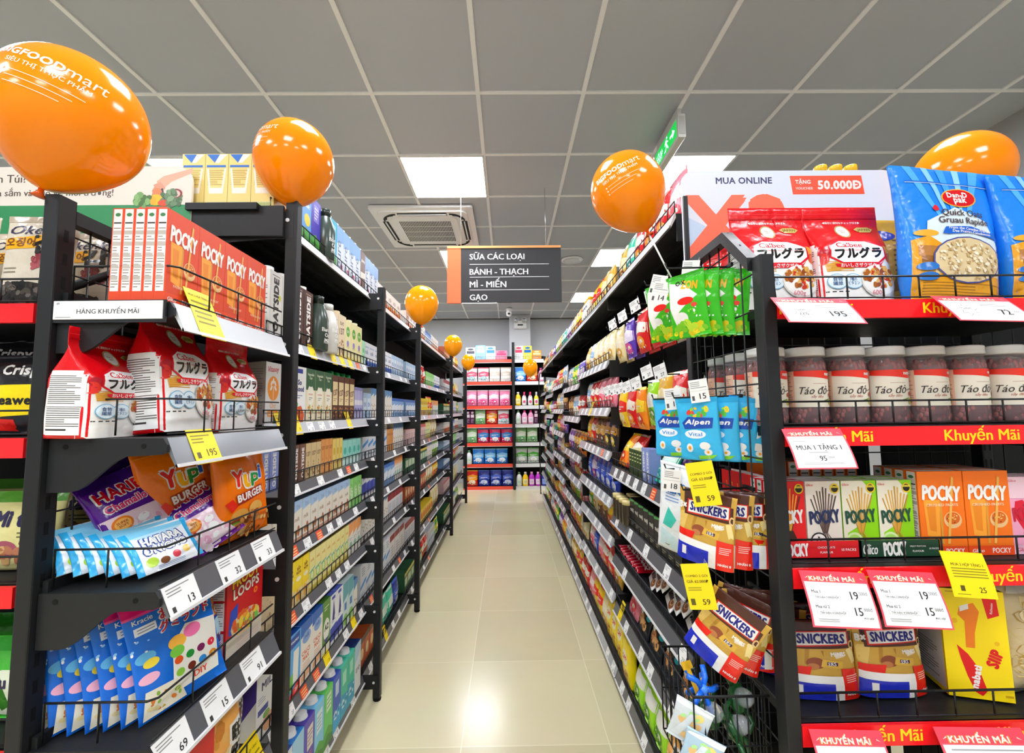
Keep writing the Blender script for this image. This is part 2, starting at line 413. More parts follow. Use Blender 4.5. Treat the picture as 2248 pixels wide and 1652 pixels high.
# ---------------------------------------------------------------- shelving
WIRE = M('151617', 'metal'); RAILG = M('5b5c60', 'gloss'); RAILW = M('dcdcdc', 'gloss'); RAILC = M('b9bcc0', 'gloss'); RED = M('e8232b', 'gloss'); YEL = M('ffd21c', 'ink')
SLOT = M('050505', 'matte')
def post(mb, x, y, w, d, z0, z1, slots=None):
    mb.rbox(x-w/2, x+w/2, y-d/2, y+d/2, z0, z1, BLACK, .003, 'z', 2)
    if slots:
        for z in [z0+.05+.045*k for k in range(int((z1-z0-.08)/.045))]:
            if 'f' in slots:
                for s in (-.007, .007): mb.box(x+s-.0025, x+s+.0025, y-d/2-.0004, y-d/2, z, z+.022, SLOT)
            if 'r' in slots: mb.box(x+w/2, x+w/2+.0004, y-.004, y+.004, z, z+.022, SLOT)
def fence(L, z, h, step, y=-.002, ends=.0, x0=.006):
    mb = MB(); r = .0017
    a = [(x0, y+ends, z+.006), (x0, y+ends, z+h)] if ends else [(x0, y, z+.006)]
    if ends: mb.tube([(x0, y+ends, z+.006), (x0, y+ends, z+h), (x0, y+.012, z+h), (x0+.01, y, z+h), (L-.006, y, z+h)], r*1.25, WIRE)
    else: mb.tube([(x0, y, z+.006), (x0, y, z+h), (L-.006, y, z+h), (L-.006, y, z+.006)], r*1.25, WIRE)
    mb.tube([(x0, y, z+.007), (L-.006, y, z+.007)], r, WIRE, 5)
    n = max(2, int(L/step))
    for i in range(1, n): mb.tube([(x0+(L-.012)*i/n, y, z+.005), (x0+(L-.012)*i/n, y, z+h)], r, WIRE, 5)
    if ends:
        m = max(1, int(ends/step))
        for i in range(m): mb.tube([(x0, y+ends*(i+.5)/m, z+.005), (x0, y+ends*(i+.5)/m, z+h)], r, WIRE, 5)
    return mb
def rail_prism(L, z, hgt, out, face, lip, x0=.004, x1=None):
    mb = MB(); x1 = x1 or L-.004
    mb.prism([(.0, z+.002), (.0, z-.012), (-out+.004, z-hgt), (-out, z-hgt), (-.004, z+.002)], x0, x1, 'x', face)
    mb.prism([(-out+.005, z-hgt), (-out-.003, z-hgt), (-out-.002, z-hgt+.006), (-out+.004, z-hgt+.006)], x0, x1, 'x', lip)
    return mb
def curve_bracket(D, z, front=.03, back=.095):
    top = [(D, z), (-.004, z), (-.012, z-.012), (-.012, z-front+.004), (-.002, z-front)]
    for i in range(1, 9):
        t = i/8; top.append((D*.25+D*.55*t, z-front-(back-front)*(3*t*t-2*t**3)))
    top.append((D, z-back)); return top
def bay(name, label, fr, levels, kind, fh=.042, step=.045, rail=(.034, .016), posts=(), top_h=1.98, back=True, brackets=(True, True), railmat=None, group='shelving bays', frontpost=False, deckD=None):
    t = thing(name, label, 'shelving', (fr.o[0], fr.o[1], 0), fr.rz, group)
    L, D = fr.L, fr.D
    if back:
        mb = MB(); mb.box(.003, L-.003, D+.004, D+.012, .06, levels[0]+(.0 if kind == 'milk' else .1), BLK2); mb.build('back_panel', t)
    for (x, y, w, d, z1) in posts:
        mb = MB(); post(mb, x, y, w, d, .015, z1, 'f' if kind == 'snack' else None)
        mb.lathe([(.018, 0), (.02, .008), (.008, .016)], SLOT, 12, x, y); mb.build('post', t)
    for i, z in enumerate(levels):
        last = i == len(levels)-1
        mb = MB(); mb.box(.002, L-.002, .0, D, z-.022, z, BLACK)
        for k in (.3, .6): mb.box(.01, L-.01, D*k, D*k+.02, z-.034, z-.022, BLK2)       # stiffening ribs under the deck
        if last: mb.box(.01, L-.01, .03, .045, .04, z-.022, BLK2)
        s = mb.build('shelf', t)
        h, o = rail
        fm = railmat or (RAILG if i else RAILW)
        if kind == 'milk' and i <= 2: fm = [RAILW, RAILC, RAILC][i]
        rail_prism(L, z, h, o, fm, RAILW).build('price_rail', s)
        fence(L, z, fh, step).build('wire_fence', s)
        for side, x in ((0, .0015), (1, L-.0055)):
            if not brackets[side]: continue
            y0 = -.075 if frontpost else .0
            b = MB(); bt = .085 if (i == 0 or side) else .075
            b.prism([(y0, z-.004 if frontpost else z), (D, z), (D, z-bt-.02), (y0+.05, z-bt), (y0, z-bt)] if not last else [(y0, z), (D, z), (D, z-.06), (y0, z-.06)], x, x+.004, 'x', BLACK)
            if frontpost:
                for xx in ((x-.002, x) if side else (x-.002, x),): b.prism([(y0+.018+.006*math.cos(a), z-.03+.006*math.sin(a)) for a in [k*.7854 for k in range(8)]], xx[0], xx[1], 'x', RAILW)
            b.build('bracket', s)
    return t
# milk side: posts stand at the aisle edge, one open run of bays
ML = [1.95, 1.58, 1.32, 1.12, .925, .72, .44, .12]
MY = [1.252, 2.162, 3.072, 4.892, 6.61]
MB_ = ['front milk bay', 'second milk bay', 'third milk bay', 'last milk bay']
MF = []
for i in range(4):
    L = MY[i+1]-MY[i]; fr = Frame(-.70, MY[i], R(90), L, .23); MF.append(fr)
    ps = [(.019, -.067, .034, .034, 1.98)]
    if i == 0: ps.append((.017, .24, .03, .026, 1.955))
    if i == 3: ps.append((L-.019, -.067, .034, .034, 1.98))
    lab = ['black shelving bay full of milk cartons behind the candy side shelves', 'black shelving bay of milk cartons, second along the aisle', 'long black shelving bay of boxed drinks, third along the aisle', 'black shelving bay at the far end of the milk run'][i]
    t = bay('shelving_bay', lab, fr, ML, 'milk', posts=ps, step=.042 if i < 2 else .06, frontpost=True)
    if i == 0:      # end plate under the top shelf, folded lip on it
        b = MB(); b.box(-.012, -.002, -.05, .235, 1.868, 1.958, BLACK); b.box(-.026, -.002, .02, .225, 1.942, 1.962, BLACK); b.build('end_plate', t)
    for o in t.children:
        if o.name.startswith('shelf') and 0: pass
# snack side: shelves hang from posts at the back
SL_ = [[1.94, 1.53, 1.29, 1.075, .85, .655, .43, .115], [1.94, 1.60, 1.36, 1.14, .91, .72, .46, .115], [1.94, 1.54, 1.30, 1.02, .84, .66, .43, .115]]
SY = [1.27, 2.18, 3.09, 4.0, 4.91, 5.82, 6.6]
SB_ = ['front snack bay', 'second snack bay', 'third snack bay', 'fourth snack bay', 'fifth snack bay', 'last snack bay']
SF = []
for i in range(6):
    L = SY[i+1]-SY[i]; fr = Frame(.515, SY[i+1], R(-90), L, .27, True); SF.append(fr)
    lv = [SL_[0], SL_[1], SL_[2], SL_[1], SL_[2], SL_[1]][i]
    if i == 0: lv = [1.94, 1.075, .85, .655, .43, .115]
    ps = [(L-.022, .29, .04, .03, 1.93)] if i == 0 else [(L-.017, .29, .03, .03, 2.0)]
    lab = ['black snack shelving bay with peg hooks behind the mesh of the sale stand', 'black snack shelving bay, second along the aisle', 'black snack shelving bay, third along the aisle', 'black snack shelving bay, fourth along the aisle', 'black snack shelving bay, fifth along the aisle', 'black snack shelving bay, last along the aisle'][i]
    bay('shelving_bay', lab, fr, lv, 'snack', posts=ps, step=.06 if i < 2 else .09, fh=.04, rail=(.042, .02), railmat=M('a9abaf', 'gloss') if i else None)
# ---------------------------------------------------------------- the sale stand across the end of the snack run, red strips
STL = [1.562, 1.313, 1.05, .772, .45, .12]
ST = Frame(.53, .85, 0, .74, .33)
def red_strip(L, z, ends):
    mb = MB(); mb.box(.0, L, -.012, -.002, z-.036, z, RED); S = flat((0, -.012, z-.036))
    for e in ends:
        text(mb, S, 'Khuyến Mãi', e-.0725, .0185, YEL, w=.145, bold=.018, lay=1)
    return mb
def grid_panel(ya, yb, x, zt, cham=0, zb=.05):
    """welded wire side panel with a flat bar round it, in the plane x"""
    mb = MB()
    top = lambda y: zt-(0 if not cham or y > ya+cham else (ya+cham-y)*.98)
    n = int((yb-ya)/.042)
    for i in range(1, n): y = ya+(yb-ya)*i/n; mb.tube([(x, y, zb), (x, y, top(y))], .0018, WIRE, 5)
    z = zb
    while z < zt-.02: mb.tube([(x, max(ya, ya+cham-(zt-z)/.98) if cham else ya, z), (x, yb, z)], .0018, WIRE, 5); z += .075
    b = MB()
    if cham:
        q = [(ya, top(ya)), (ya+cham, zt), (yb, zt), (yb, zt-.022), (ya+cham+.009, zt-.022), (ya, top(ya)-.028)]
        b.prism(q, x-.012, x+.012, 'x', BLACK)
    else: b.box(x-.012, x+.012, ya, yb, zt-.026, zt, BLACK)
    return mb, b
sale = thing('sale_stand', 'black end stand with red strips and price cards, wire mesh on its side', 'display stand', (0, 0, 0), 0, 'promotion end stands')
for (x, y, z1) in ((.515, .852, 1.655), (1.29, .852, 1.655), (.515, 1.19, 1.74), (1.29, 1.19, 1.74)):
    mb = MB(); post(mb, x, y, .028, .032, .01, z1, 'f' if y > 1 else None); mb.build('post', sale)
for x in (.505, 1.30):
    g, b = grid_panel(.868, 1.19, x, 1.752, .095); o = g.build('side_mesh', sale); b.build('mesh_frame', o)
mb = MB()
for i in range(17): mb.tube([(.53+.046*i, 1.215, .1), (.53+.046*i, 1.215, 1.74)], .0018, WIRE, 5)
for k in range(22): mb.tube([(.53, 1.2125, .1+.075*k), (1.28, 1.2125, .1+.075*k)], .0018, WIRE, 5)
mb.build('back_mesh', sale)
mb = MB(); mb.box(.545, 1.01, 1.226, 1.234, .1, 1.68, BLK2); mb.box(1.05, 1.75, 1.226, 1.234, .1, 1.68, BLK2); mb.build('back_panel', sale)
SENDS = [(.15, .435, .72), (.17, .455, .735), (.2, .485), (.22, .505)]
for i, z in enumerate(STL):
    mb = MB(); mb.box(.53, 1.27, .845, 1.18, z-.02, z, BLACK); s = mb.build('shelf', sale)
    m = red_strip(.74, z, SENDS[i] if i < 4 else ()); m.tf(Matrix.Translation((.53, .85, 0))); q = m.build('red_strip', s)
    f = fence(.74, z, .05, .068, y=.0); f.tf(Matrix.Translation((.53, .85, 0))); f.build('wire_fence', s)
# the seaweed stand across the other end
sea = thing('sale_stand', 'black end stand of seaweed packs beside the candy side shelves', 'display stand', (0, 0, 0), 0, 'promotion end stands')
for (x, y, z1) in ((-.846, .811, 1.765), (-1.60, .811, 1.765), (-.86, 1.17, 1.76)):
    mb = MB(); post(mb, x, y, .028, .036, .01, z1, 'r'); mb.build('post', sea)
mb = MB(); mb.box(-1.60, -.88, 1.168, 1.176, .1, 1.58, BLK2); mb.build('back_panel', sea)
g, b = grid_panel(.83, 1.17, -.846, 1.748); o = g.build('side_mesh', sea); b.build('mesh_frame', o)
for i, z in enumerate(STL):
    mb = MB(); mb.box(-1.60, -.875, .825, 1.16, z-.02, z, BLACK); s = mb.build('shelf', sea)
    m = red_strip(.72, z, (.1625, .435) if i == 0 else (.1, .4)); m.tf(Matrix.Translation((-1.60, .82, 0))); m.build('red_strip', s)
    f = fence(.72, z, .05, .068, y=.0); f.tf(Matrix.Translation((-1.60, .82, 0))); f.build('wire_fence', s)
b = MB(); b.tube([(-.852, .84, 1.60), (-.852, 1.10, 1.76)], .009, BLACK, 4); b.build('brace', sea)
# ---------------------------------------------------------------- candy side shelves, clipped to the side of the seaweed stand
CL = [1.562, 1.31, 1.04, .778, .50]
CF = Frame(-.63, .81, R(90), .40, .2)
cs = thing('candy_shelf_unit', 'five short black side shelves of cereal, biscuit boxes and candy bags', 'shelving', (CF.o[0], CF.o[1], 0), CF.rz)
for i, z in enumerate(CL):
    mb = MB(); mb.box(0, .4, 0, .2, z-.018, z, BLACK); mb.box(0, .4, .19, .2, z-.018, z+.02, BLACK); s = mb.build('shelf', cs)
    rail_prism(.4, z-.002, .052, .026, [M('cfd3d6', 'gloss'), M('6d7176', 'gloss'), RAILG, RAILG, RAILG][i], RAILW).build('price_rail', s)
    fence(.4, z, .072, .1, y=-.002, ends=.19).build('wire_fence', s)
    b = MB(); b.prism(curve_bracket(.2, z), -.006, 0, 'x', BLACK)
    for y in (.03, .17): b.prism([(y+.005*math.cos(a), z-.014+.005*math.sin(a)) for a in [k*.7854 for k in range(8)]], -.0065, -.0055, 'x', SLOT)
    b.build('end_bracket', s)
# ---------------------------------------------------------------- detergent rack across the rear wall
DL = [2.25, 1.86, 1.44, 1.12, .80, .44, .06]
DF = [Frame(-.78, 7.62, 0, .86, .36), Frame(.08, 7.62, 0, .60, .36)]
for i, fr in enumerate(DF):
    bay('shelving_bay', ['black shelving bay of pink and blue detergent pouches with red price strips', 'black shelving bay of spray bottles and green pouches by the rear wall'][i], fr, DL, 'rear',
        posts=[(.022, .02, .04, .05, 2.3)] if i == 0 else [(.024, .0, .045, .05, 2.55), (.577, .02, .04, .05, 2.3)], step=.1, rail=(.06, .006), railmat=M('e5533f', 'gloss') if i == 0 else M('e4e4e4', 'gloss'), brackets=(False, False), fh=.05)
# end mesh of the snack run
em_ = thing('end_frame', 'thin black wire end frame closing the far end of the snack run', 'frame', (0, 0, 0))
mb = MB(); mb.tube([(.50, 6.93, .05), (.50, 6.93, 1.82), (.50, 6.72, 1.92), (.50, 6.62, 1.92)], .009, BLACK, 6); mb.build('end_bar', em_)
mb = MB()
for k in range(14): mb.tube([(.50, 6.62, .1+.13*k), (.50, 6.93, .1+.13*k)], .003, WIRE, 4)
mb.build('end_wires', em_)
# ---------------------------------------------------------------- goods
LAY = .00022
def bbox(op):
    k = op[0]; a = op[2:]
    if k in 'rl': return a[0], a[1], a[2], a[3]
    if k == 'e' or k == 'b': return a[0]-a[2]*1.1, a[0]+a[2]*1.1, a[1]-a[3]*1.1, a[1]+a[3]*1.1
    if k == 'p': return min(q[0] for q in a[0]), max(q[0] for q in a[0]), min(q[1] for q in a[0]), max(q[1] for q in a[0])
    return a[1]-.35, a[1]+.35, a[2]-.08, a[2]+.08
def draw(mb, S, w, h, ops, res=None, kind='paper', step=.5):
    """print a list of shapes on a surface; a shape lies one layer above whatever it covers"""
    done = []
    for i, op in enumerate(ops):
        k, c = op[0], op[1]; a = op[2:]; q = bbox(op); lv = 0
        for r, l in done:
            if q[0] < r[1] and q[1] > r[0] and q[2] < r[3] and q[3] > r[2]: lv = max(lv, l)
        lv += 1; done.append((q, lv+(1.5 if k == 'b' else 0))); lay = 1+step*(lv-1)
        m = M(c, kind) if k != 'b' else None
        if k == 'r': rect(mb, S, a[0]*w, a[1]*w, a[2]*h, a[3]*h, m, lay, res)
        elif k == 'e': ell(mb, S, a[0]*w, a[1]*h, a[2]*w, a[3]*h, m, lay, res if res and max(a[2]*w, a[3]*h) > res*1.2 else None, 18, a[4] if len(a) > 4 else 0)
        elif k == 'p': poly(mb, S, [(x*w, z*h) for x, z in a[0]], m, lay, res)
        elif k == 't':
            kw = dict(a[5]) if len(a) > 5 else {}
            if 'arc' in kw: kw['arc'] *= h
            text(mb, S, a[0], a[1]*w, a[2]*h, m, w=a[3]*w if a[3] else None, h=a[4]*h if len(a) > 4 and a[4] else None, lay=lay, **kw)
        elif k == 'l': lines(mb, S, a[0]*w, a[1]*w, a[2]*h, a[3]*h, a[4], m, lay, .35, int(a[0]*97)+a[4], res)
        elif k == 'b': blobs(mb, S, a[0]*w, a[1]*h, a[2]*w, a[3]*h, a[4], [M(z, kind) for z in c], a[5]*w, lay, i+a[4])
    return mb
P = {}
def faces(w, d, h):
    return dict(front=(flat((-w/2, 0, 0)), w, h), left=(flat((-w/2, d, 0), (0, -1, 0)), d, h), right=(flat((w/2, 0, 0), (0, 1, 0)), d, h), top=(flat((-w/2, 0, h), (1, 0, 0), (0, 1, 0)), w, d))
def carton(key, name, cat, w, d, h, base, front, left=None, right=None, top=None, cap=None, topcol=None, sidecol=None, gable=False, ridge=False, kind='paper'):
    mb = MB(); b = M(base, kind); tc = M(topcol or base, kind); scn = M(sidecol or base, kind)
    if gable:
        hb = h*.86; mb.box(-w/2, w/2, 0, d, 0, hb, b, left=scn, right=scn)
        mb.add([(-w/2, 0, hb), (w/2, 0, hb), (w/2, d, hb), (-w/2, d, hb), (-w/2, d/2, h-.012), (w/2, d/2, h-.012), (-w/2, d/2, h), (w/2, d/2, h)],
               [(0, 1, 5, 4), (2, 3, 4, 5), (1, 2, 5), (3, 0, 4), (4, 5, 7, 6), (5, 4, 6, 7)], tc)
    else:
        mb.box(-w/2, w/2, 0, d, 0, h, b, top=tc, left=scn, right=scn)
        if ridge: mb.box(-w/2+.002, w/2-.002, d*.47, d*.53, h, h+.002, tc); mb.box(-w/2+.002, w/2-.002, d*.2, d*.47, h, h+.001, tc)
    F = faces(w, d, h)
    for n, ops in (('front', front), ('left', left), ('right', right), ('top', top)):
        if ops: draw(mb, *F[n], ops, None, kind)
    parts = []
    if cap:
        c = MB(); r = min(w, d)*.27; z = h*.93 if gable else h; y = d*.3 if gable else d*.42
        c.lathe([(r*1.15, 0), (r*1.15, .003), (r, .004), (r, .016), (r*.85, .018), (.0005, .018)], M(cap, 'gloss'), 14, 0, y, z); parts = [('cap', c, '')]
    P[key] = Proto(name, cat, mb, w, d, h, parts)
    return P[key]
def bagmesh(w, h, d, base, shape='pillow', n=2.3, wr=.002, seed=0, taper=0, side=None, back=None, mk='film', bend=0, NV=30, NT=44):
    bm = M(base, mk); sm_ = M(side, mk) if side else bm
    def dv(v):
        if shape == 'pillow': return .05+.95*max(0, math.sin(math.pi*min(1, max(0, (v-.04)/.92))))**.55
        if shape == 'pouch': return .05+.95*max(0, 1-v**1.7)*(.8+.2*min(1, v*5))
        if shape == 'flat': return .25+.75*max(0, math.sin(math.pi*v))**.4
        t = min(1, max(0, (v-.5)/.36)); return .05+.95*(1-t*t*(3-2*t))
    def wv(v):
        if shape == 'pillow': return 1-.07*math.sin(math.pi*v)**.8
        if shape == 'pouch': return 1+taper*v-.05*math.sin(math.pi*v)
        if shape == 'flat': return 1-.03*math.sin(math.pi*v)
        return 1+.05*max(0, v-.5)
    def nz(x, z):
        return wr*(noise.noise(Vector((x*15, z*13, seed*3.1)))*1.3+.35*noise.noise(Vector((x*30+9, z*26, seed*1.7))))
    def F(x, z, off):
        x -= w/2; v = min(1, max(0, z/h)); W_ = w*wv(v)/2; D_ = d*dv(v)/2
        x = max(-W_*.992, min(W_*.992, x)); t = abs(x)/W_
        return Vector((x, -D_*(1-t**n)**(1/n)+nz(x, z)+d/2-off-.0005+bend*math.sin(v*2.4), z))
    def Lf(y, z, off):      # the flank facing -x, read from its own front: y runs 0..d from back to front
        v = min(1, max(0, z/h)); W_ = w*wv(v)/2; D_ = d*dv(v)/2
        q = max(-.99, min(.99, (d/2-y)/max(D_, 1e-4)))
        return Vector((-W_*(1-abs(q)**n)**(1/n)+nz(y+5, z)-off-.0005, q*D_+d/2+bend*math.sin(v*2.4), z))
    mb = MB(); vs = []; fs = [[], []]
    for j in range(NV+1):
        v = j/NV; W_ = w*wv(v)/2; D_ = d*dv(v)/2
        for k in range(NT):
            t = 2*math.pi*(k+.5)/NT; c, s = math.cos(t), math.sin(t)
            x = W_*math.copysign(abs(c)**(2/n), c); y = D_*math.copysign(abs(s)**(2/n), s)
            vs.append((x, y+nz(x, v*h)*(1 if s < 0 else -1)+d/2+bend*math.sin(v*2.4), v*h))
    for j in range(NV):
        for k in range(NT):
            f = (j*NT+k, j*NT+(k+1) % NT, (j+1)*NT+(k+1) % NT, (j+1)*NT+k)
            t = (k+1)/NT*360 % 360
            fs[1 if side and (t < 40 or 140 < t < 220 or t > 320) else 0].append(f)
    o = len(mb.v); mb.v.extend(vs)
    for q, m_ in ((0, bm), (1, sm_)):
        i = mb.m(m_)
        for f in fs[q]: mb.f.append(f); mb.mi.append(i); mb.sm.append(True)
    for r, fl in ((0, 1), (NV, 0)):
        c = [r*NT+k for k in range(NT)]; mb.f.append(c[::-1] if fl else c); mb.mi.append(mb.m(bm)); mb.sm.append(False)
    return mb, F, Lf
def bag(key, name, cat, w, h, d, base, front, left=None, parts=(), res=.009, mk='film', **kw):
    mb, F, Lf = bagmesh(w, h, d, base, mk=mk, **kw)
    draw(mb, F, w, h, front, res, mk, 1.0)
    if left: draw(mb, Lf, d, h, left, res, mk, 1.0)
    pr = []
    for n, l, fn in parts:
        b = MB(); fn(b, F, w, h); pr.append((n, b, l))
    P[key] = Proto(name, cat, mb, w, d, h, pr)
    return P[key]
K1 = '191513'; WH = 'f7f5f0'
# --- chocolate stick boxes
def pocky(key, base, ink, art, strip=None, desc=None, spine='f4efe8'):
    fr = art+[('t', ink, 'POCKY', .5, .74, .82, .17, {'bold': .03, 'rot': -.06})]
    if strip: fr = art+[('t', ink, 'POCKY', .5, .52, .84, .17, {'bold': .03, 'rot': .07}), ('t', 'c8323c', 'Glico', .12, .95, .2, None, {'shear': .2})]
    sp = [('r', spine, .1, .86, .12, .99), ('l', '8a8078', .16, .8, .15, .8, 22), ('e', '3f7a4a', .48, .93, .24, .02), ('r', K1, .14, .82, .835, .85), ('l', 'b9b2aa', .1, .86, .2, .8, 5)]
    return carton(key, 'biscuit_box', 'biscuit box', .071, .021, .148, base, fr, left=sp, right=sp, top=[('r', spine, .05, .95, .2, .8)])
def sticks(c1, c2, cx=.5, z0=.3, z1=.9, n=9):
    o = []
    for i in range(n):
        t = (i-(n-1)/2)/((n-1)/2); xt = cx+t*.36; zt = z1-abs(t)*.14+(i % 3)*.02; xb = cx+t*.05
        o.append(('p', c1 if i % 4 else c2, [(xb-.014, z0), (xb+.014, z0), (xt+.02, zt), (xt-.02, zt)]))
    for i in range(5):
        t = (i-2)/2; o.append(('p', c2 if i % 2 else c1, [(cx+t*.3-.02, .13), (cx+t*.3+.02, .13), (cx+t*.03+.01, z0+.02), (cx+t*.03-.01, z0+.02)]))
    return o
BADGE = [('e', 'e8c51e', .84, .9, .13, .068), ('e', K1, .84, .9, .1, .05), ('r', 'f4dc52', .74, .94, .91, .935), ('t', K1, 'High in Fiber', .84, .922, .17, None)]
pocky('pk_red', 'dd1820', WH, sticks('e8a83c', '5b2b18')+[('p', '3a1d14', [(.25, .13), (.8, .13), (.62, .34), (.42, .34)])]+BADGE, 1)
pocky('pk_white', 'efe7dc', '22305a', sticks('6a5450', '4c3a38')+[('e', K1, .3, .2, .24, .115), ('e', WH, .3, .2, .2, .095), ('b', [K1, '3a3030'], .3, .2, .12, .06, 8, .03)]+BADGE, 1)
pocky('pk_green', '8fd014', '1d4a3a', [('p', 'efe9d6', [(0, 0), (.12, .3), (.55, .42), (.9, .85), (.62, 1), (0, 1)])]+sticks('d9a648', 'b98a34')+[('e', 'd8eeb0', .28, .2, .24, .11), ('e', 'a8d86a', .28, .2, .18, .08)]+BADGE, 1)
ORA = [('p', 'f4a43a', [(.14, .24), (.42, .2), (.46, .66), (.1, .66)]), ('p', 'e58a24', [(.2, .3), (.34, .28), (.36, .6), (.16, .6)]), ('e', 'e9c08a', .72, .42, .2, .1), ('e', 'd2691e', .72, .44, .16, .072), ('b', ['f1c761', '7a3c14', 'f7e1a0'], .72, .44, .13, .055, 14, .02),
       ('p', 'e8b25c', [(.56, .14), (.62, .14), (.8, .92), (.75, .94)]), ('p', 'd89a3c', [(.44, .14), (.49, .14), (.5, .64), (.45, .64)]), ('r', 'e8501c', 0, 1, 0, .11), ('t', WH, 'POCKY', .72, .055, .4, .06), ('t', WH, 'Glico', .2, .055, .26, .04, {'shear': .2}), ('t', 'ffe9c8', 'CRUSHED FRUITS', .5, .6, .7, None)]
pocky('pk_orange', 'f07818', WH, ORA, None)
ORB = [(o[0], {'f07818': 'd9481c'}.get(o[1], o[1]) if isinstance(o[1], str) else o[1], *o[2:]) for o in ORA if not (o[0] == 't' and 'CRUSHED' in o[2])]+[('t', 'f6d6b4', 'PASSION FRUIT', .5, .2, .56, None), ('r', 'c93a1c', 0, 1, 0, .02)]
pocky('pk_passion', 'd94a20', WH, ORB, None)
pocky('pk_pink', 'f2a9c4', 'c0203a', [('p', 'd2203c', [(.5, .16), (.1, .5), (.16, .68), (.36, .7), (.5, .6), (.64, .7), (.86, .66), (.9, .48)]), ('b', ['8a1a30', 'b01c36'], .5, .4, .4, .3, 14, .03), ('p', 'f6e3e4', [(.44, .1), (.5, .1), (.66, .72), (.6, .74)]), ('r', 'f3c1d4', 0, 1, 0, .12), ('t', 'c0203a', 'Glico', .25, .06, .3, None), ('r', 'f6d3e0', 0, 1, .72, 1)], 1)
P['pk_pink'].name = 'biscuit_box'
def tray(key, c, ops):
    mb = MB(); mb.box(-.08, .08, 0, .002, 0, .034, M(c)); mb.box(-.08, .08, 0, .06, 0, .002, M(c)); mb.box(-.08, -.078, 0, .06, 0, .034, M(c)); mb.box(.078, .08, 0, .06, 0, .034, M(c))
    draw(mb, flat((-.08, 0, 0)), .16, .034, ops); P[key] = Proto('display_tray', 'tray', mb, .16, .06, .034)
tray('tray_red', 'd81e26', [('t', WH, 'POCKY', .2, .5, .3, .7, {'bold': .03, 'rot': .04}), ('t', WH, 'CHOCOLATE', .58, .64, .22, None), ('t', WH, 'FLAVOUR', .58, .36, .16, None), ('t', WH, '10 PACKS', .86, .5, .18, None)])
tray('tray_green', '1e4630', [('t', WH, 'Glico', .12, .5, .18, .6, {'shear': .2}), ('t', WH, 'POCKY', .43, .5, .28, .75, {'bold': .03, 'rot': .04}), ('t', WH, 'MILKY MATCHA', .72, .64, .2, None), ('t', WH, 'FLAVOUR', .72, .36, .14, None), ('t', WH, '10 PACKS', .92, .5, .12, None)])
# --- cereal bag in red
CAL = [('p', WH, [(0, 0), (1, 0), (1, .53), (.8, .47), (.5, .5), (.2, .47), (0, .52)]), ('e', 'b02030', .1, .5, .07, .05), ('e', 'd8352c', .06, .45, .08, .055), ('e', 'e9a23a', .88, .52, .1, .05), ('e', 'd05a2a', .95, .46, .07, .05),
       ('p', 'e0a94f', [(.1, .33), (.42, .36), (.46, .41), (.3, .43), (.08, .4)]), ('l', 'c98f36', .1, .44, .33, .43, 6),
       ('p', 'd3182a', [(.16, .58), (.3, .635), (.66, .63), (.88, .56), (.9, .46), (.78, .4), (.3, .4), (.14, .46)]), ('p', 'ffffff', [(.18, .575), (.31, .622), (.65, .617), (.86, .555), (.87, .47), (.77, .415), (.31, .415), (.165, .47)]),
       ('t', 'd3182a', 'Calbee', .42, .578, .34, .05, {'bold': .02}), ('t', K1, 'フルグラ', .52, .5, .6, .095, {'bold': .045, 'rot': .03}), ('p', 'd3182a', [(.2, .4), (.8, .4), (.86, .44), (.8, .385), (.7, .365), (.3, .365), (.22, .375)]), ('t', WH, 'おいしさザクザク', .5, .387, .46, None, {'bold': .02}),
       ('e', 'b9a06a', .47, .745, .1, .075), ('e', 'fdfbf4', .47, .745, .082, .062), ('t', '8a6a3a', 'Made in\nJapan', .47, .745, .09, None), ('p', 'c9b46a', [(.64, .77), (.7, .795), (.84, .795), (.9, .77), (.84, .735), (.7, .735)]), ('t', '6b4a14', 'JAPAN', .77, .762, .17, None, {'bold': .02}),
       ('t', WH, '◀保存に便利なチャック付き▶', .5, .845, .52, None), ('r', 'c01018', 0, 1, .885, .9), ('r', 'e83038', 0, 1, .93, .938),
       ('e', '7fb6d6', .2, .24, .125, .07), ('e', '7fb6d6', .4, .24, .125, .07), ('e', 'e2f1f8', .2, .24, .115, .063), ('e', 'e2f1f8', .4, .24, .115, .063), ('t', '2a4a7a', '食物\n繊維', .2, .24, .12, .075), ('t', '2a4a7a', '7種の\nビタミン', .4, .24, .14, .065),
       ('e', 'd8d4cc', .74, .24, .25, .15), ('e', 'f5f2ec', .74, .25, .235, .14), ('b', ['c98a3c', 'a9622a', 'e0b46a', 'c0392b', '8f4a1e', 'd9a04a'], .74, .28, .2, .1, 70, .035),
       ('r', '3a3a3a', .06, .1, .145, .155), ('r', '3a3a3a', .13, .18, .145, .155), ('r', '3a3a3a', .21, .26, .145, .155), ('r', '3a3a3a', .29, .34, .145, .155), ('t', 'e0909a', '600g', .7, .13, .16, None)]
CALS = [('r', 'f8f7f4', .13, .87, .03, .6), ('l', '55504c', .2, .8, .3, .56, 15), ('l', '55504c', .2, .8, .1, .27, 9), ('r', '3a3634', .18, .82, .275, .28), ('r', '3a3634', .2, .6, .07, .085)]
bag('calbee', 'cereal_bag', 'cereal bag', .155, .225, .095, 'd2121c', CAL, CALS, shape='box', n=4.5, wr=.0025, seed=2, res=.008)
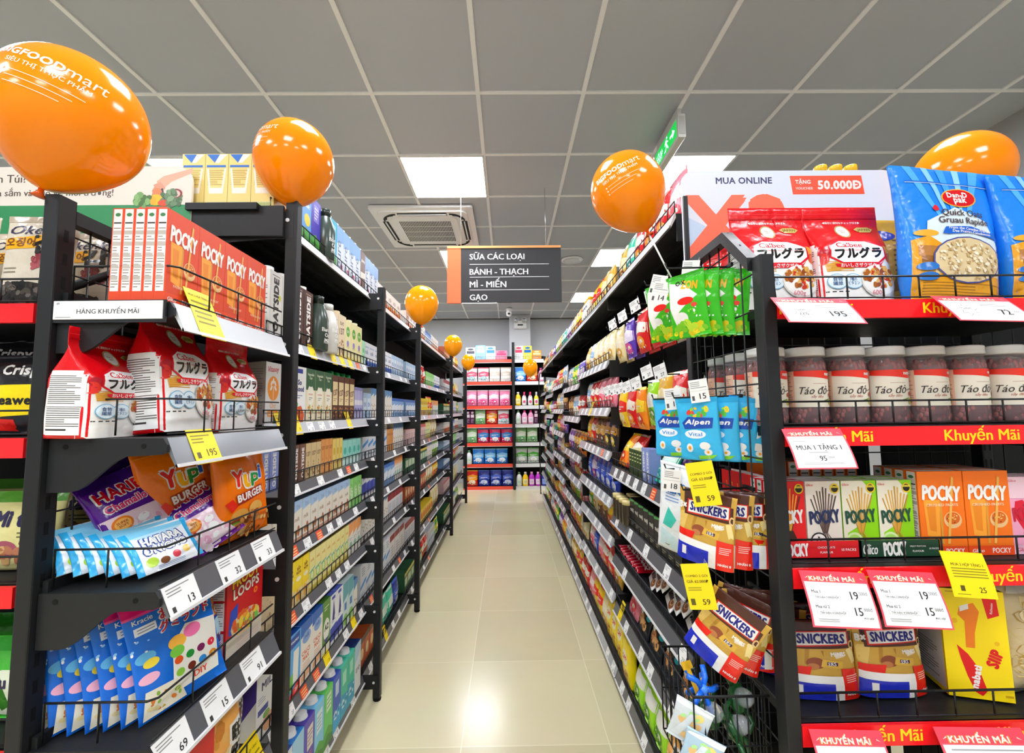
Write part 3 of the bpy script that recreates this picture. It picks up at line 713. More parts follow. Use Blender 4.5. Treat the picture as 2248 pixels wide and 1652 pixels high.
# --- oats bag in blue
RAYS = [('p', c, [(.5, .34), (x0, 1), (x1, 1)]) for c, x0, x1 in (('5aaef2', .0, .1), ('8fcbf7', .22, .3), ('4aa2ee', .4, .5), ('9ad2f8', .6, .68), ('57abf0', .8, .92))]
OAT = RAYS+[('p', 'd8e6ee', [(.12, .36), (.16, .56), (.5, .68), (.86, .6), (.95, .4), (.9, .32)]), ('p', 'e8cf9a', [(0, .3), (.3, .38), (1, .36), (1, .1), (0, .1)]), ('p', 'd99a26', [(0, .06), (0, .42), (.16, .45), (.34, .36), (.12, .3), (.2, .1)]), ('r', 'e0a127', 0, 1, 0, .17), ('l', 'a8741c', .06, .94, .02, .12, 5),
       ('p', 'a8743a', [(.04, .3), (.2, .3), (.24, .37), (.05, .38)]), ('p', '8a5a2a', [(.06, .25), (.2, .25), (.2, .3), (.06, .3)]), ('e', 'e9a73c', .14, .47, .12, .025),
       ('r', 'c5e0f6', 0, 1, .865, .872), ('p', '1f66c0', [(0, .87), (1, .87), (1, .878), (0, .88)]),
       ('e', 'e8b040', .58, .76, .215, .075, .1), ('e', 'c8101e', .58, .76, .2, .067, .1), ('t', WH, 'Dan-D', .56, .782, .24, None, {'bold': .03, 'rot': .08}), ('t', WH, 'pak', .58, .738, .15, None, {'bold': .03, 'rot': .08}), ('p', 'd02434', [(.24, .66), (.27, .69), (.3, .68), (.31, .65), (.27, .64)]),
       ('t', '4a3638', 'Quick Oats', .58, .635, .5, None, {'rot': .03, 'bold': .01, 'shear': .1}), ('t', '4a3638', 'Gruau Rapide', .58, .572, .6, None, {'rot': .03, 'bold': .01, 'shear': .1}),
       ('p', '1d62c4', [(.3, .47), (.34, .52), (.64, .535), (.92, .5), (.94, .45), (.64, .485), (.36, .465)]), ('t', WH, 'From the Canadian Prairies', .62, .513, .5, None, {'shear': .2, 'rot': -.02}), ('t', WH, 'Des Prairies Canadiennes', .63, .488, .46, None, {'shear': .2, 'rot': -.02}),
       ('e', '4a4f8a', .53, .28, .385, .17, .1), ('e', 'd6c29a', .53, .28, .37, .16, .1), ('b', ['e9dcc0', 'c2a878', 'b59868', 'f0e6d0'], .53, .28, .32, .14, 150, .02), ('e', '2a6fb8', .1, .22, .09, .03), ('e', '2a6fb8', .1, .15, .09, .03)]
bag('oats', 'oats_bag', 'oats bag', .185, .285, .075, '2583e2', OAT, shape='pouch', taper=.26, n=2.6, wr=.003, seed=5, res=.009)
# --- gummy and marshmallow bags
def outlined(t, cx, cz, w, h, ink, edge, **kw):
    return [('t', edge, t, cx, cz, w*1.03, h*1.1, dict(kw, bold=.07)), ('t', ink, t, cx, cz, w, h, dict(kw, bold=.035))]
YUP = [('r', 'd9660c', 0, 1, .955, 1), ('r', 'ffa640', 0, 1, .9, .907)]
for ch, x, z, c in (('Y', .32, .64, 'd8241c'), ('u', .5, .6, 'f2b21c'), ('p', .63, .6, '1e8a3c'), ('i', .74, .67, '2a62c8')): YUP += outlined(ch, x, z, .16 if ch != 'i' else .05, .16 if ch in 'Y' else .13, c, WH)
YUP += [('p', '8a2a1a', [(.28, .47), (.78, .53), (.78, .42), (.28, .36)])]+outlined('BURGER', .53, .45, .5, .075, WH, 'b03a1c', rot=.12)
YUP += [('e', 'd9a050', .33, .23, .16, .09), ('e', '7a3c1c', .33, .2, .17, .025), ('e', '4a9a3a', .33, .175, .17, .02), ('e', 'c98a3c', .33, .145, .15, .04), ('e', 'e6b464', .62, .28, .15, .08), ('e', '8a4a24', .62, .24, .16, .025), ('e', 'c0392b', .62, .215, .16, .02), ('e', 'd09a4a', .62, .18, .14, .04),
        ('b', ['c98a4a', 'a8622c', 'e2b878', '7a3c1c', 'd9a050'], .6, .13, .36, .12, 34, .055), ('p', 'e0301c', [(.1, .4), (.2, .44), (.28, .36), (.18, .3)]), ('e', 'f07a12', .78, .22, .1, .05)]
bag('yupi', 'gummy_bag', 'gummy bag', .145, .19, .042, 'f07a10', YUP, shape='pillow', wr=.003, seed=8)
HAR = [('p', 'f2d7e2', [(0, 0), (1, 0), (1, .46), (0, .5)]), ('b', ['f6e6ec', 'efc4d6', 'e8b0c8', 'ffffff'], .5, .22, .42, .2, 40, .09), ('r', '6a1a8a', 0, 1, 0, .06), ('r', '3c1670', 0, 1, .86, 1)]+outlined('HARIBO', .52, .77, .76, .13, 'c8142c', WH, rot=.04)+outlined('Chamallows', .5, .6, .7, .085, 'd83a7a', WH, rot=.04)+[('e', 'e07a1c', .24, .38, .13, .09), ('e', 'f6b45a', .24, .38, .1, .065), ('t', '7a2a0c', 'SUPER\nSOFT', .24, .38, .14, None), ('p', 'c8382c', [(.18, .3), (.22, .3), (.23, .24), (.2, .26), (.17, .24)])]
bag('haribo_purple', 'marshmallow_bag', 'marshmallow bag', .135, .17, .05, '5a1c8c', HAR, shape='pillow', wr=.0035, seed=11)
ATA = [('r', '38aee4', 0, .1, 0, 1), ('r', '38aee4', .9, 1, 0, 1), ('r', '8fd4f2', .1, .9, .84, 1), ('p', 'bfe4f6', [(.1, .84), (.9, .84), (.7, .72), (.3, .74)])]+outlined('HATARA', .5, .66, .58, .18, WH, '1c3f8a')+outlined('ONICAO', .5, .44, .62, .16, WH, '1c3f8a')+[('e', 'b7d84a', .24, .2, .09, .1), ('e', '7a4a2a', .42, .16, .07, .07), ('e', 'd84a5a', .6, .2, .06, .08), ('e', 'efc64a', .76, .24, .06, .08), ('l', '6a7aa0', .3, .7, .02, .1, 3)]
bag('cyan', 'candy_bag', 'candy bag', .12, .095, .022, 'f3f7fa', ATA, shape='pillow', wr=.002, seed=13, side='38aee4')
DIY = [('r', 'e8257a', 0, 1, .9, 1), ('p', 'f0559a', [(0, .9), (1, .9), (1, .86), (0, .88)]), ('t', WH, 'Kracie', .2, .84, .2, None, {'bold': .02}), ('r', 'f4f6fa', .1, .32, .72, .79), ('l', '8a90a0', .13, .3, .73, .78, 2)]+outlined('おえかき', .62, .82, .5, .09, 'c0283c', WH)+outlined('グミランド', .62, .71, .56, .09, 'c0283c', WH)
DIY += [('p', 'f3f1e8', [(.36, .1), (.9, .1), (.96, .58), (.6, .64), (.42, .5)]), ('e', 'e8b04a', .48, .52, .1, .06), ('e', '7ac04a', .46, .44, .08, .05), ('e', 'e878a8', .66, .56, .1, .06)]
for i, c in enumerate(('d85a2a', '2a8a3c', '7a2a5a', 'd83a4a', '8ac04a', '6a2a1c', '3a8ad0', 'e0902a')): DIY.append(('e', c, .46+.13*(i % 4), .36-.11*(i//4), .048, .035))
DIY += [('e', '6ab8e8', .16, .52, .1, .05), ('e', 'f0d84a', .2, .46, .08, .04), ('e', 'f2b8d0', .16, .34, .1, .045), ('p', 'efe9d2', [(.04, .02), (.5, .02), (.42, .22), (.1, .24)]), ('b', ['c9b24a', 'e8d8a0', '8ab04a', 'd8803a'], .26, .12, .18, .08, 14, .03), ('t', 'd8402a', 'DIY', .68, .16, .16, None, {'bold': .02}), ('b', ['9ad0f6', 'ffffff'], .12, .62, .1, .1, 6, .016)]
bag('diy', 'candy_kit_bag', 'candy bag', .135, .175, .028, '1c6fd2', DIY, shape='pillow', wr=.0025, seed=17)
BIG = [('p', 'e88a2a', [(.5, .98), (.6, .8), (.9, .86), (.7, .7), (.9, .55), (.6, .58), (.46, .4), (.42, .6), (.14, .58), (.34, .72), (.2, .9), (.44, .82)]), ('t', '5ac0e8', 'MIG', .5, .88, .5, .1, {'bold': .04, 'rot': .1})]+outlined('BIG\nBANG', .5, .68, .6, .2, WH, 'c8401c', rot=.06)+[('e', '8ad0f0', .32, .38, .22, .14), ('e', 'c2e6f6', .66, .42, .18, .12), ('p', '6a2a1a', [(.4, .3), (.62, .34), (.56, .22), (.42, .2)]), ('l', WH, .3, .8, .14, .22, 3), ('r', '12308a', 0, 1, 0, .05)]
bag('bigbang', 'candy_bag', 'candy bag', .12, .17, .03, '1d48b4', BIG, shape='pillow', wr=.003, seed=19)
SN = [('p', 'c8a048', [(0, 0), (1, 0), (1, .68), (0, .7)]), ('p', 'e0c070', [(.0, .66), (.2, .68), (.12, .42), (.0, .46)]), ('p', 'b08434', [(.3, .64), (.36, .64), (.3, .44), (.26, .46)]), ('p', 'ecd898', [(.84, .62), (.92, .66), (.98, .44), (.9, .44)]), ('p', 'a87a2c', [(.5, .62), (.54, .62), (.52, .54)]), ('p', '4a2418', [(.12, .86), (.95, .86), (.95, .64), (.12, .64)]), ('p', 'c8281c', [(.16, .855), (.9, .87), (.9, .685), (.16, .66)]), ('p', WH, [(.185, .84), (.88, .855), (.88, .7), (.185, .68)]), ('t', '20207a', 'SNICKERS', .532, .768, .62, .115, {'bold': .035, 'shear': .1}),
      ('p', 'e8dcc0', [(.66, .58), (.78, .6), (.8, .54), (.68, .52)]), ('t', WH, 'MINIS', .72, .575, .2, None, {'bold': .03}), ('e', '8a4a2c', .4, .47, .12, .07), ('e', 'b87a4a', .36, .43, .08, .04), ('p', 'd9b04a', [(.46, .43), (.74, .4), (.76, .49), (.5, .52)]), ('p', '3a1c4a', [(.54, .45), (.68, .435), (.69, .475), (.55, .49)]), ('t', WH, 'ERS', .61, .463, .1, None),
      ('p', 'e0281c', [(0, .43), (.34, .43), (.3, .33), (0, .34)]), ('p', 'e0281c', [(.72, .4), (1, .38), (1, 0), (.72, 0)]), ('p', WH, [(0, .34), (.72, .31), (.72, 0), (.5, 0), (.5, .2), (0, .24)]), ('p', '2434b8', [(0, .24), (.6, .22), (.6, 0), (0, 0)]), ('r', WH, .12, .2, .08, .2), ('l', 'f6d8d0', .77, .95, .22, .32, 4), ('t', WH, 'NHÂN 8', .86, .08, .2, None, {'bold': .03}), ('t', WH, '8×', .08, .76, .13, .09, {'bold': .05}), ('e', 'e3c08a', .93, .68, .04, .06)]
bag('snick', 'chocolate_pouch', 'chocolate pouch', .14, .165, .05, '4a2a22', SN, shape='pouch', wr=.003, seed=23, n=2.4, side='c8a048')
GRN = [('r', '2f9a1c', 0, 1, .93, 1), ('p', WH, [(.1, .9), (.5, .82), (.8, .62), (.5, .5), (.3, .4), (.5, .28), (.2, .2), (.06, .5)]), ('e', 'e0241c', .5, .56, .2, .06), ('e', WH, .36, .3, .16, .1), ('t', 'd8a81c', 'ZON', .62, .8, .4, .12, {'bold': .04, 'rot': -.2}), ('t', K1, 'OX', .4, .86, .24, .07, {'bold': .03}), ('b', ['f2dc2a', 'd8c81c', 'b8d83a', '7ac02a'], .5, .13, .44, .12, 22, .09), ('e', 'e0483c', .7, .48, .07, .035), ('b', ['ffffff', '8ad84a'], .7, .36, .2, .1, 8, .03)]
bag('green', 'sweets_bag', 'sweets bag', .11, .155, .035, '3fb422', GRN, shape='pillow', wr=.0045, seed=29)
BLU = [('r', '2f9fd0', 0, 1, .93, 1), ('b', ['f2c83a', '5ab84a', 'e0483c', '9ad84a'], .55, .78, .24, .09, 16, .06), ('p', '2450a8', [(.14, .6), (.3, .7), (.9, .68), (.86, .52), (.2, .5)]), ('t', WH, 'Alpen', .52, .605, .6, .1, {'bold': .04, 'shear': .25}), ('e', 'f4fafd', .45, .42, .26, .07), ('t', '3a8ad0', 'Vital', .45, .42, .34, .06, {'bold': .02}), ('e', WH, .3, .2, .08, .07), ('e', 'f0a02a', .3, .2, .035, .032), ('e', WH, .66, .24, .12, .06), ('e', WH, .72, .14, .09, .05), ('e', 'f0a02a', .72, .14, .03, .02), ('p', '8ad23a', [(.5, .08), (.9, .1), (.8, .04), (.5, .02)])]
bag('marsh', 'marshmallow_bag', 'marshmallow bag', .105, .14, .04, '44b8e8', BLU, shape='pouch', wr=.004, seed=31)
TEA = [('p', '2aa898', [(.66, 0), (.86, 0), (.86, .52), (.7, .5)]), ('p', '4ac0b0', [(.2, .3), (.36, .52), (.56, .4), (.42, .28)]), ('t', '3a78c0', 'MEIC', .44, .74, .5, .12, {'bold': .03, 'shear': .2}), ('l', '7a98c8', .25, .65, .58, .68, 3), ('e', '8a5a3a', .3, .12, .1, .06), ('e', 'd8b890', .3, .12, .06, .03), ('p', 'cfe8ec', [(.1, .05), (.6, .02), (.5, .2), (.16, .26)])]
bag('teal', 'wafer_bag', 'wafer bag', .11, .205, .03, 'eef3f4', TEA, shape='pillow', wr=.003, seed=37)
# --- boxes
KEL = [('t', WH, "Kellogg's", .5, .9, .7, .09, {'bold': .03, 'shear': .3, 'rot': .06})]+outlined('FROOT', .5, .74, .72, .1, 'f6d23a', '8a1014', rot=.05)+outlined('LOOPS', .52, .62, .7, .1, 'f6f0e0', '8a1014', rot=.05)+[('e', 'e8b43a', .84, .84, .05, .03), ('e', 'c8202a', .84, .84, .02, .012), ('e', 'e87a2a', .78, .52, .06, .034), ('e', 'c8202a', .78, .52, .025, .014), ('p', 'efe4d0', [(.0, 0), (1, 0), (1, .2), (.5, .3), (0, .16)]), ('p', '2a4ab0', [(.1, .46), (.3, .5), (.26, .2), (.06, .22)]), ('e', 'e8cf9a', .52, .26, .4, .12), ('b', ['e8a03a', 'd8602a', 'c8a0d0', '7ac05a', 'e8d04a', 'b87a4a'], .52, .27, .34, .1, 40, .07), ('l', 'e8c8c0', .3, .9, .02, .1, 3)]
KSD = [('r', 'efe7e2', .12, .9, .3, .9), ('l', '6a6260', .18, .84, .34, .88, 24), ('r', 'c01820', .12, .9, .58, .6), ('r', 'e6dcd6', .12, .9, .02, .27), ('l', '7a706c', .18, .84, .05, .25, 10)]
carton('kellogg', 'cereal_box', 'cereal box', .15, .052, .225, 'c41a22', KEL, left=KSD)
NAB = [('p', 'e8801c', [(.3, .84), (.52, .88), (.6, .8), (.5, .6), (.48, .46), (.34, .46), (.36, .7), (.26, .76)]), ('p', WH, [(.3, .84), (.44, .87), (.44, .82), (.3, .79)]), ('p', 'd8141c', [(.66, .93), (.88, .93), (.9, .78), (.72, .74)]), ('t', WH, 'Richeese', .79, .84, .2, None, {'rot': 1.45, 'bold': .02}), ('p', 'd8141c', [(.2, .48), (.36, .4), (.5, .28), (.6, .08), (.52, .03), (.42, .06), (.32, .2), (.24, .36)]), ('t', WH, 'nabati', .45, .2, .4, None, {'rot': 1.35, 'bold': .045}), ('t', 'd8141c', 'SIIP', .76, .38, .3, .09, {'rot': 1.2, 'bold': .05}), ('e', 'e8b81c', .2, .7, .05, .024), ('e', 'e8b81c', .82, .52, .04, .02), ('r', 'c8a014', .86, .98, .04, .06), ('l', 'b89a10', .1, .9, .96, .985, 1)]
NSD = [('r', 'e9e6e2', .04, .96, .04, .96), ('r', 'c8142a', .2, .6, .5, .84), ('l', '8a8680', .12, .8, .1, .42, 12), ('l', '8a8680', .6, .9, .55, .9, 6)]
carton('nabati', 'wafer_box', 'wafer box', .105, .12, .205, 'f6da10', NAB, left=NSD)
carton('redbox', 'biscuit_box', 'biscuit box', .15, .05, .17, 'c8181c', [('t', WH, 'Pie', .55, .5, .5, .3, {'bold': .05, 'shear': .2}), ('t', WH, 'On', .3, .78, .3, .16, {'bold': .04}), ('e', 'e8b07a', .3, .2, .2, .12)])
BRD = [('r', 'e8621c', 0, 1, .78, 1), ('r', 'f0b060', 0, 1, 0, .78), ('b', ['e8b86a', 'd89a4a', 'f2d29a', 'c9823a'], .5, .34, .44, .32, 30, .12), ('p', 'f6f4ee', [(.5, .12), (.86, .16), (.82, .62), (.52, .6)]), ('t', K1, '旺', .68, .48, .2, .16, {'bold': .06}), ('t', K1, '旺', .67, .26, .2, .16, {'bold': .06}), ('p', '2a8a3c', [(.84, .5), (.94, .62), (.96, .36), (.86, .3)]), ('e', 'd8281c', .9, .58, .06, .06)]
bag('bread', 'rice_cracker_bag', 'cracker bag', .14, .2, .05, 'f0a050', BRD, shape='pillow', wr=.004, seed=41)
carton('milkpowder', 'milk_box', 'milk box', .085, .06, .2, 'eeeeec', [('t', '2a2a5a', 'MIL', .6, .72, .6, .1, {'bold': .03}), ('r', '2a3a8a', .1, .7, .36, .44), ('e', 'd8a080', .7, .18, .3, .12), ('e', '6a9a4a', .6, .3, .2, .05), ('l', '9aa0b0', .1, .6, .5, .6, 3)], left=[('p', '4a3a8a', [(0, .2), (1, .6), (1, .9), (0, .7)])])
# --- jar of red dates
def jar():
    L = MB(); S = cyl(.0393, .036, -100); cw = 2*math.pi*.0393
    def w2(ops): draw(L, lambda x, z, d: S(x-.06, z, d), .12, .072, ops, .004, 'paper', 1.2)
    w2([('r', 'f1ead8', 0, 1, 0, 1), ('r', 'f0c4a8', 0, .22, 0, 1), ('l', 'b08068', .03, .19, .08, .9, 14), ('p', 'e23a28', [(.22, 1), (1, 1), (1, .8), (.8, .76), (.5, .82), (.22, .86)]), ('t', WH, 'nutty', .8, .885, .17, .1, {'bold': .04}), ('t', '3a302c', 'Táo đỏ', .52, .46, .44, .22, {'shear': .35, 'bold': .006}), ('t', 'b87868', 'sấy dẻo', .56, .29, .2, None, {'shear': .3}), ('l', 'c8a898', .5, .74, .62, .66, 1),
        ('e', 'a8452a', .84, .34, .055, .06, .2), ('e', '8a3020', .93, .28, .045, .1), ('e', 'b8b03a', .82, .14, .045, .09), ('e', '9a3a22', .91, .12, .035, .07), ('p', '6a8a4a', [(.66, .18), (.8, .24), (.78, .2), (.68, .14)]), ('p', '5a4a3a', [(.74, .44), (.96, .52), (.96, .5), (.74, .42)])])
    lid = MB(); prof = [(.001, .156), (.036, .156), (.0375, .1545), (.0378, .152), (.0372, .151), (.0378, .1495), (.0372, .148), (.0378, .146), (.0378, .139), (.036, .138), (.001, .138)]
    lid.lathe(prof[::-1], M('e9e9e7', 'gloss'), 28)
    g = MB(); g.lathe([(.001, .0), (.034, .0), (.0375, .004), (.0385, .012), (.0385, .118), (.036, .13), (.0345, .138)], clear('f3e8e8', .16, .05), 32)
    c = MB(); c.lathe([(.001, .002), (.033, .002), (.036, .006), (.0365, .114), (.034, .126), (.001, .128)], M('5a1c1e', 'gloss'), 24)
    rn = random.Random(5)
    for i in range(90):
        a = rn.random()*6.283; z = rn.choice((rn.uniform(.008, .034), rn.uniform(.108, .124)))
        c.ball((.0325*math.cos(a), .0325*math.sin(a), z), .006, .0045, .0075, M(rn.choice(('7a2628', '8f3430', '62181c', 'a04a40')), 'gloss'), 7, 5)
    P['jar'] = Proto('date_jar', 'jar', c, .084, .08, .156, [('glass', g, 'clear glass jar wall'), ('lid', lid, 'white screw lid'), ('paper_label', L, 'cream paper label with red top')])
jar()
def bottle(key, name, cat, prof, mat, cap, ops=None, lab=None, d=.06, seg=18):
    b = MB(); b.lathe(prof, M(mat, 'gloss'), seg)
    if ops: draw(b, (lambda r, z0, w_: (lambda x, z, o: cyl(r, z0)(x-w_/2, z, o)))(*lab[:3]), lab[2], lab[3], ops, .012)
    c = MB(); c.lathe(cap[1], M(cap[0], 'gloss'), seg)
    h = max(z for r, z in cap[1]); w = 2*max(r for r, z in prof)
    P[key] = Proto(name, cat, b, w+.003, w, h, [('cap', c, '')])
bottle('nuti', 'yogurt_bottle', 'bottle', [(.001, 0), (.026, 0), (.028, .005), (.028, .085), (.022, .1), (.017, .11), (.016, .118)], 'ecebe4', ('e9bd2e', [(.0185, .112), (.0185, .132), (.017, .135), (.001, .135)]), [('t', '2a3a5a', 'nuti', .5, .6, .7, None, {'bold': .03}), ('l', 'd8902a', .2, .8, .1, .3, 2)], (.0282, .03, .05, .06))
bottle('oatbottle', 'oat_milk_bottle', 'bottle', [(.001, 0), (.038, 0), (.041, .006), (.041, .105), (.034, .14), (.021, .168), (.019, .172)], 'd8d6cf', ('efeeea', [(.022, .165), (.022, .19), (.02, .193), (.001, .193)]), [('t', 'f4f4f0', 'Barista\nOat\nMilk', .5, .6, .7, None, {'bold': .02}), ('t', '55544e', 'FOR', .8, .3, .3, None, {'bold': .03, 'rot': 1.57})], (.0413, .02, .08, .08))
bottle('oatdark', 'oat_milk_bottle', 'bottle', [(.001, 0), (.036, 0), (.038, .006), (.038, .115), (.03, .145), (.018, .178), (.017, .18)], '39463f', ('22302a', [(.02, .172), (.02, .2), (.018, .203), (.001, .203)]), [('t', 'e6e6e0', 'Barista\nOat\nMilk', .5, .45, .8, None, {'bold': .02}), ('l', 'c8ccc8', .2, .7, .05, .2, 3)], (.0383, .02, .07, .08))
# --- milk and oat cartons
carton('oatw', 'oat_drink_carton', 'drink carton', .07, .07, .2, 'f1efe8', [('t', K1, 'OATSIDE', .52, .5, .8*200/70, None, {'rot': math.pi/2, 'bold': .05}), ('l', '8a8a80', .2, .8, .92, .96, 1), ('e', 'd8d84a', .82, .62, .1, .05)], left=[('l', '55524e', .1, .9, .3, .8, 16)], cap='f3f3ef', ridge=True)
carton('oatb', 'oat_drink_carton', 'drink carton', .07, .07, .2, '4a2d24', [('t', WH, 'OATSIDE', .52, .5, .8*200/70, None, {'rot': math.pi/2, 'bold': .05}), ('l', 'b89a8a', .2, .8, .92, .96, 1)], left=[('l', 'c8b0a0', .1, .9, .3, .8, 16)], cap='efe9e2', ridge=True)
carton('tan', 'nut_milk_carton', 'drink carton', .07, .07, .185, 'ead9b8', [('t', '6a4a34', 'OAT', .5, .8, .6, None, {'bold': .03}), ('t', '6a4a34', '137', .5, .62, .7, None, {'bold': .03, 'rot': .1}), ('b', ['b08a5a', '8a6238', 'd0b080'], .5, .25, .4, .2, 24, .1)], cap='e6cfa4', ridge=True)
carton('lemon', 'soy_milk_carton', 'drink carton', .07, .07, .175, 'f3eab6', [('e', '6aa83a', .5, .72, .32, .13), ('t', WH, 'SOY', .5, .72, .4, None, {'bold': .03}), ('e', '9a8ac8', .5, .42, .2, .08), ('l', '8a9a5a', .25, .75, .3, .36, 2), ('r', 'e8d88a', 0, 1, 0, .1)], cap='f3ecc8', ridge=True)
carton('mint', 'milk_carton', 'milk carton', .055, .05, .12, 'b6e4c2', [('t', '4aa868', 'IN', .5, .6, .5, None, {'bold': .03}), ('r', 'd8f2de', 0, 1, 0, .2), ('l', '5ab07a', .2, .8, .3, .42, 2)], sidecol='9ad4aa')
VIT = [('t', 'c02a34', 'Vitasoy', .5, .88, .72, .12, {'bold': .02, 'shear': .3, 'rot': .08}), ('e', 'e8922e', .5, .58, .38, .2)]+[('e', 'f6f0e4', .5+dx, .5+dz, .05, .05, ro) for dx, dz, ro in ((-.14, .08, -.7), (.14, .08, .7), (-.12, .16, -.5), (.12, .16, .5), (0, .2, 0))]+[('r', 'f6f0e4', .485, .515, .4, .62), ('t', 'e8b07a', 'Oat', .5, .3, .4, None), ('r', 'e8922e', .16, .84, .12, .22), ('l', WH, .22, .78, .14, .2, 2)]
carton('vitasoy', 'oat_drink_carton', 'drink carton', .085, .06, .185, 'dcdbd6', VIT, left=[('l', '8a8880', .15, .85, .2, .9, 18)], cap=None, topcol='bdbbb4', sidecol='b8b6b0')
carton('sogood', 'soy_milk_carton', 'drink carton', .08, .065, .19, 'f2f2ee', [('t', '1c2a6a', 'So\nGood', .45, .66, .7, None, {'bold': .05}), ('r', '1c3a8a', .1, .7, .88, .96), ('p', 'd0602a', [(0, 0), (.8, 0), (.9, .14), (.6, .3), (0, .26)]), ('e', '6ab03a', .2, .32, .14, .05), ('l', '7a8ab0', .2, .7, .42, .5, 2)])
carton('vegoat', 'oat_drink_carton', 'drink carton', .075, .065, .19, 'efe6c6', [('r', '2c5a3a', 0, 1, .6, 1), ('t', 'e8ecd0', 'Vegetable\nOat', .5, .86, .7, None, {'bold': .02}), ('e', 'f6f2e2', .5, .5, .36, .2), ('e', '2c5a3a', .5, .69, .2, .03), ('t', 'c86a3a', 'ORIGINAL', .5, .52, .5, None, {'bold': .02}), ('l', '7a8a6a', .3, .7, .4, .47, 2), ('b', ['d8602a', '4a8a3c', 'c8a83a'], .5, .25, .4, .08, 16, .06), ('l', '5a4a34', .3, .7, .06, .1, 1)], topcol='24503a', sidecol='c9c29a')
carton('choccap', 'nut_milk_carton', 'drink carton', .062, .06, .185, '5a3424', [('r', 'e9d7a8', .08, .92, .34, .86), ('t', '6a3a24', '137', .5, .62, .7, None, {'bold': .04, 'rot': .15}), ('l', '9a7a5a', .2, .8, .42, .5, 2), ('b', ['b8844a', '8a5a30', 'e0bc80'], .5, .2, .4, .12, 16, .09)], cap='2f8a4c', topcol='2f8a4c')
carton('lav', 'milk_carton', 'milk carton', .036, .05, .15, 'b9b6dc', [('r', 'e8e8f4', 0, 1, .45, .6), ('t', '4a4a9a', 'IN', .5, .3, .6, None, {'bold': .03}), ('r', '8a88c0', 0, 1, .9, 1)])
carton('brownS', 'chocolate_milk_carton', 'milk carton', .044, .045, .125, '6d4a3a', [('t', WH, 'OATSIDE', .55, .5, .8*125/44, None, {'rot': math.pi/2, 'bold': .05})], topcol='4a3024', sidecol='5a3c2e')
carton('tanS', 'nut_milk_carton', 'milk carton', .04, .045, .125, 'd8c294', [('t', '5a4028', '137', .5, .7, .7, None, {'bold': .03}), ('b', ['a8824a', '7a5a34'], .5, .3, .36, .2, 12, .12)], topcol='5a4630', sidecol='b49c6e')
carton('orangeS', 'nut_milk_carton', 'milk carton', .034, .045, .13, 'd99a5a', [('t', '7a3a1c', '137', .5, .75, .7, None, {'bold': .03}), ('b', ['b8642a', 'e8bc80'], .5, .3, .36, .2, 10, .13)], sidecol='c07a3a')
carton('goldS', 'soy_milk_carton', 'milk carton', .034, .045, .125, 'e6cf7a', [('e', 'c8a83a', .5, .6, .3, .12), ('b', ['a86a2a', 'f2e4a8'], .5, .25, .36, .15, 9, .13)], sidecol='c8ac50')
carton('blueS', 'milk_carton', 'milk carton', .044, .045, .125, '8a9ad2', [('t', WH, 'OATSIDE', .55, .5, .8*125/44, None, {'rot': math.pi/2, 'bold': .05})])
carton('tealS', 'milk_carton', 'milk carton', .055, .045, .11, '9ad6cc', [('r', 'd6f0ea', 0, 1, 0, .3), ('e', '4ab0a0', .5, .6, .3, .14)])
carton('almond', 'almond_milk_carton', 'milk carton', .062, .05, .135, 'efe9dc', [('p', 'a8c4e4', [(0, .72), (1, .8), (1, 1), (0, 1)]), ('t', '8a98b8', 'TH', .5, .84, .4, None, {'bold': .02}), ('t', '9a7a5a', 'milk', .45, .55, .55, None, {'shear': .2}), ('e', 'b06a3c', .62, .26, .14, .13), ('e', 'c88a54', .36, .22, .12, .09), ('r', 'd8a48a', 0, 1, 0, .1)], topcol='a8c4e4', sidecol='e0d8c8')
carton('greenS', 'milk_carton', 'milk carton', .05, .05, .13, '8fd07a', [('e', 'd8f0c8', .5, .5, .34, .2), ('b', ['4a9a3c', 'c8e8b0'], .5, .6, .4, .3, 10, .1)])
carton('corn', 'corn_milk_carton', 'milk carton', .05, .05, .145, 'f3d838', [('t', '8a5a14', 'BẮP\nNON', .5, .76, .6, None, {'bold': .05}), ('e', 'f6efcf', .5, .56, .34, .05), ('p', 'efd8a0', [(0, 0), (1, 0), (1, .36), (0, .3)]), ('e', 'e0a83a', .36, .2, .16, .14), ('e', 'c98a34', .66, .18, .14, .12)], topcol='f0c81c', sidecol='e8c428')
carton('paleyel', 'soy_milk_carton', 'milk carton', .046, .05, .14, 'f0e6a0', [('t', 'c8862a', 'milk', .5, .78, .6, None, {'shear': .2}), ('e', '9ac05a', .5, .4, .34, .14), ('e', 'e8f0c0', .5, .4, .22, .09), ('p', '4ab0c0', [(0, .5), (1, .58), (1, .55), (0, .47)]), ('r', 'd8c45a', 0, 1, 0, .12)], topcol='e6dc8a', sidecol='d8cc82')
carton('whiteor', 'milk_carton', 'milk carton', .05, .05, .14, 'efece4', [('p', 'e8a060', [(0, .6), (1, .75), (1, 1), (0, 1)]), ('e', '8ab8a0', .5, .3, .3, .12), ('l', '9a9a90', .2, .8, .45, .55, 2)])
carton('bluemilk', 'milk_carton', 'milk carton', .08, .062, .2, '5aa4de', [('p', '1c4a9a', [(.08, .78), (.9, .8), (.9, .97), (.08, .95)]), ('t', WH, 'VINAMILK', .5, .875, .62, None, {'bold': .03}), ('p', 'f2f2ec', [(.36, .22), (.8, .22), (.86, .72), (.42, .72)]), ('p', '6ab04a', [(0, .08), (.4, .2), (.4, .4), (0, .36)]), ('p', 'd8261e', [(.1, 0), (1, 0), (1, .24), (.2, .1)]), ('t', WH, '25%', .72, .1, .3, None, {'bold': .03})], topcol='1c4a9a', sidecol='3a7cc4')
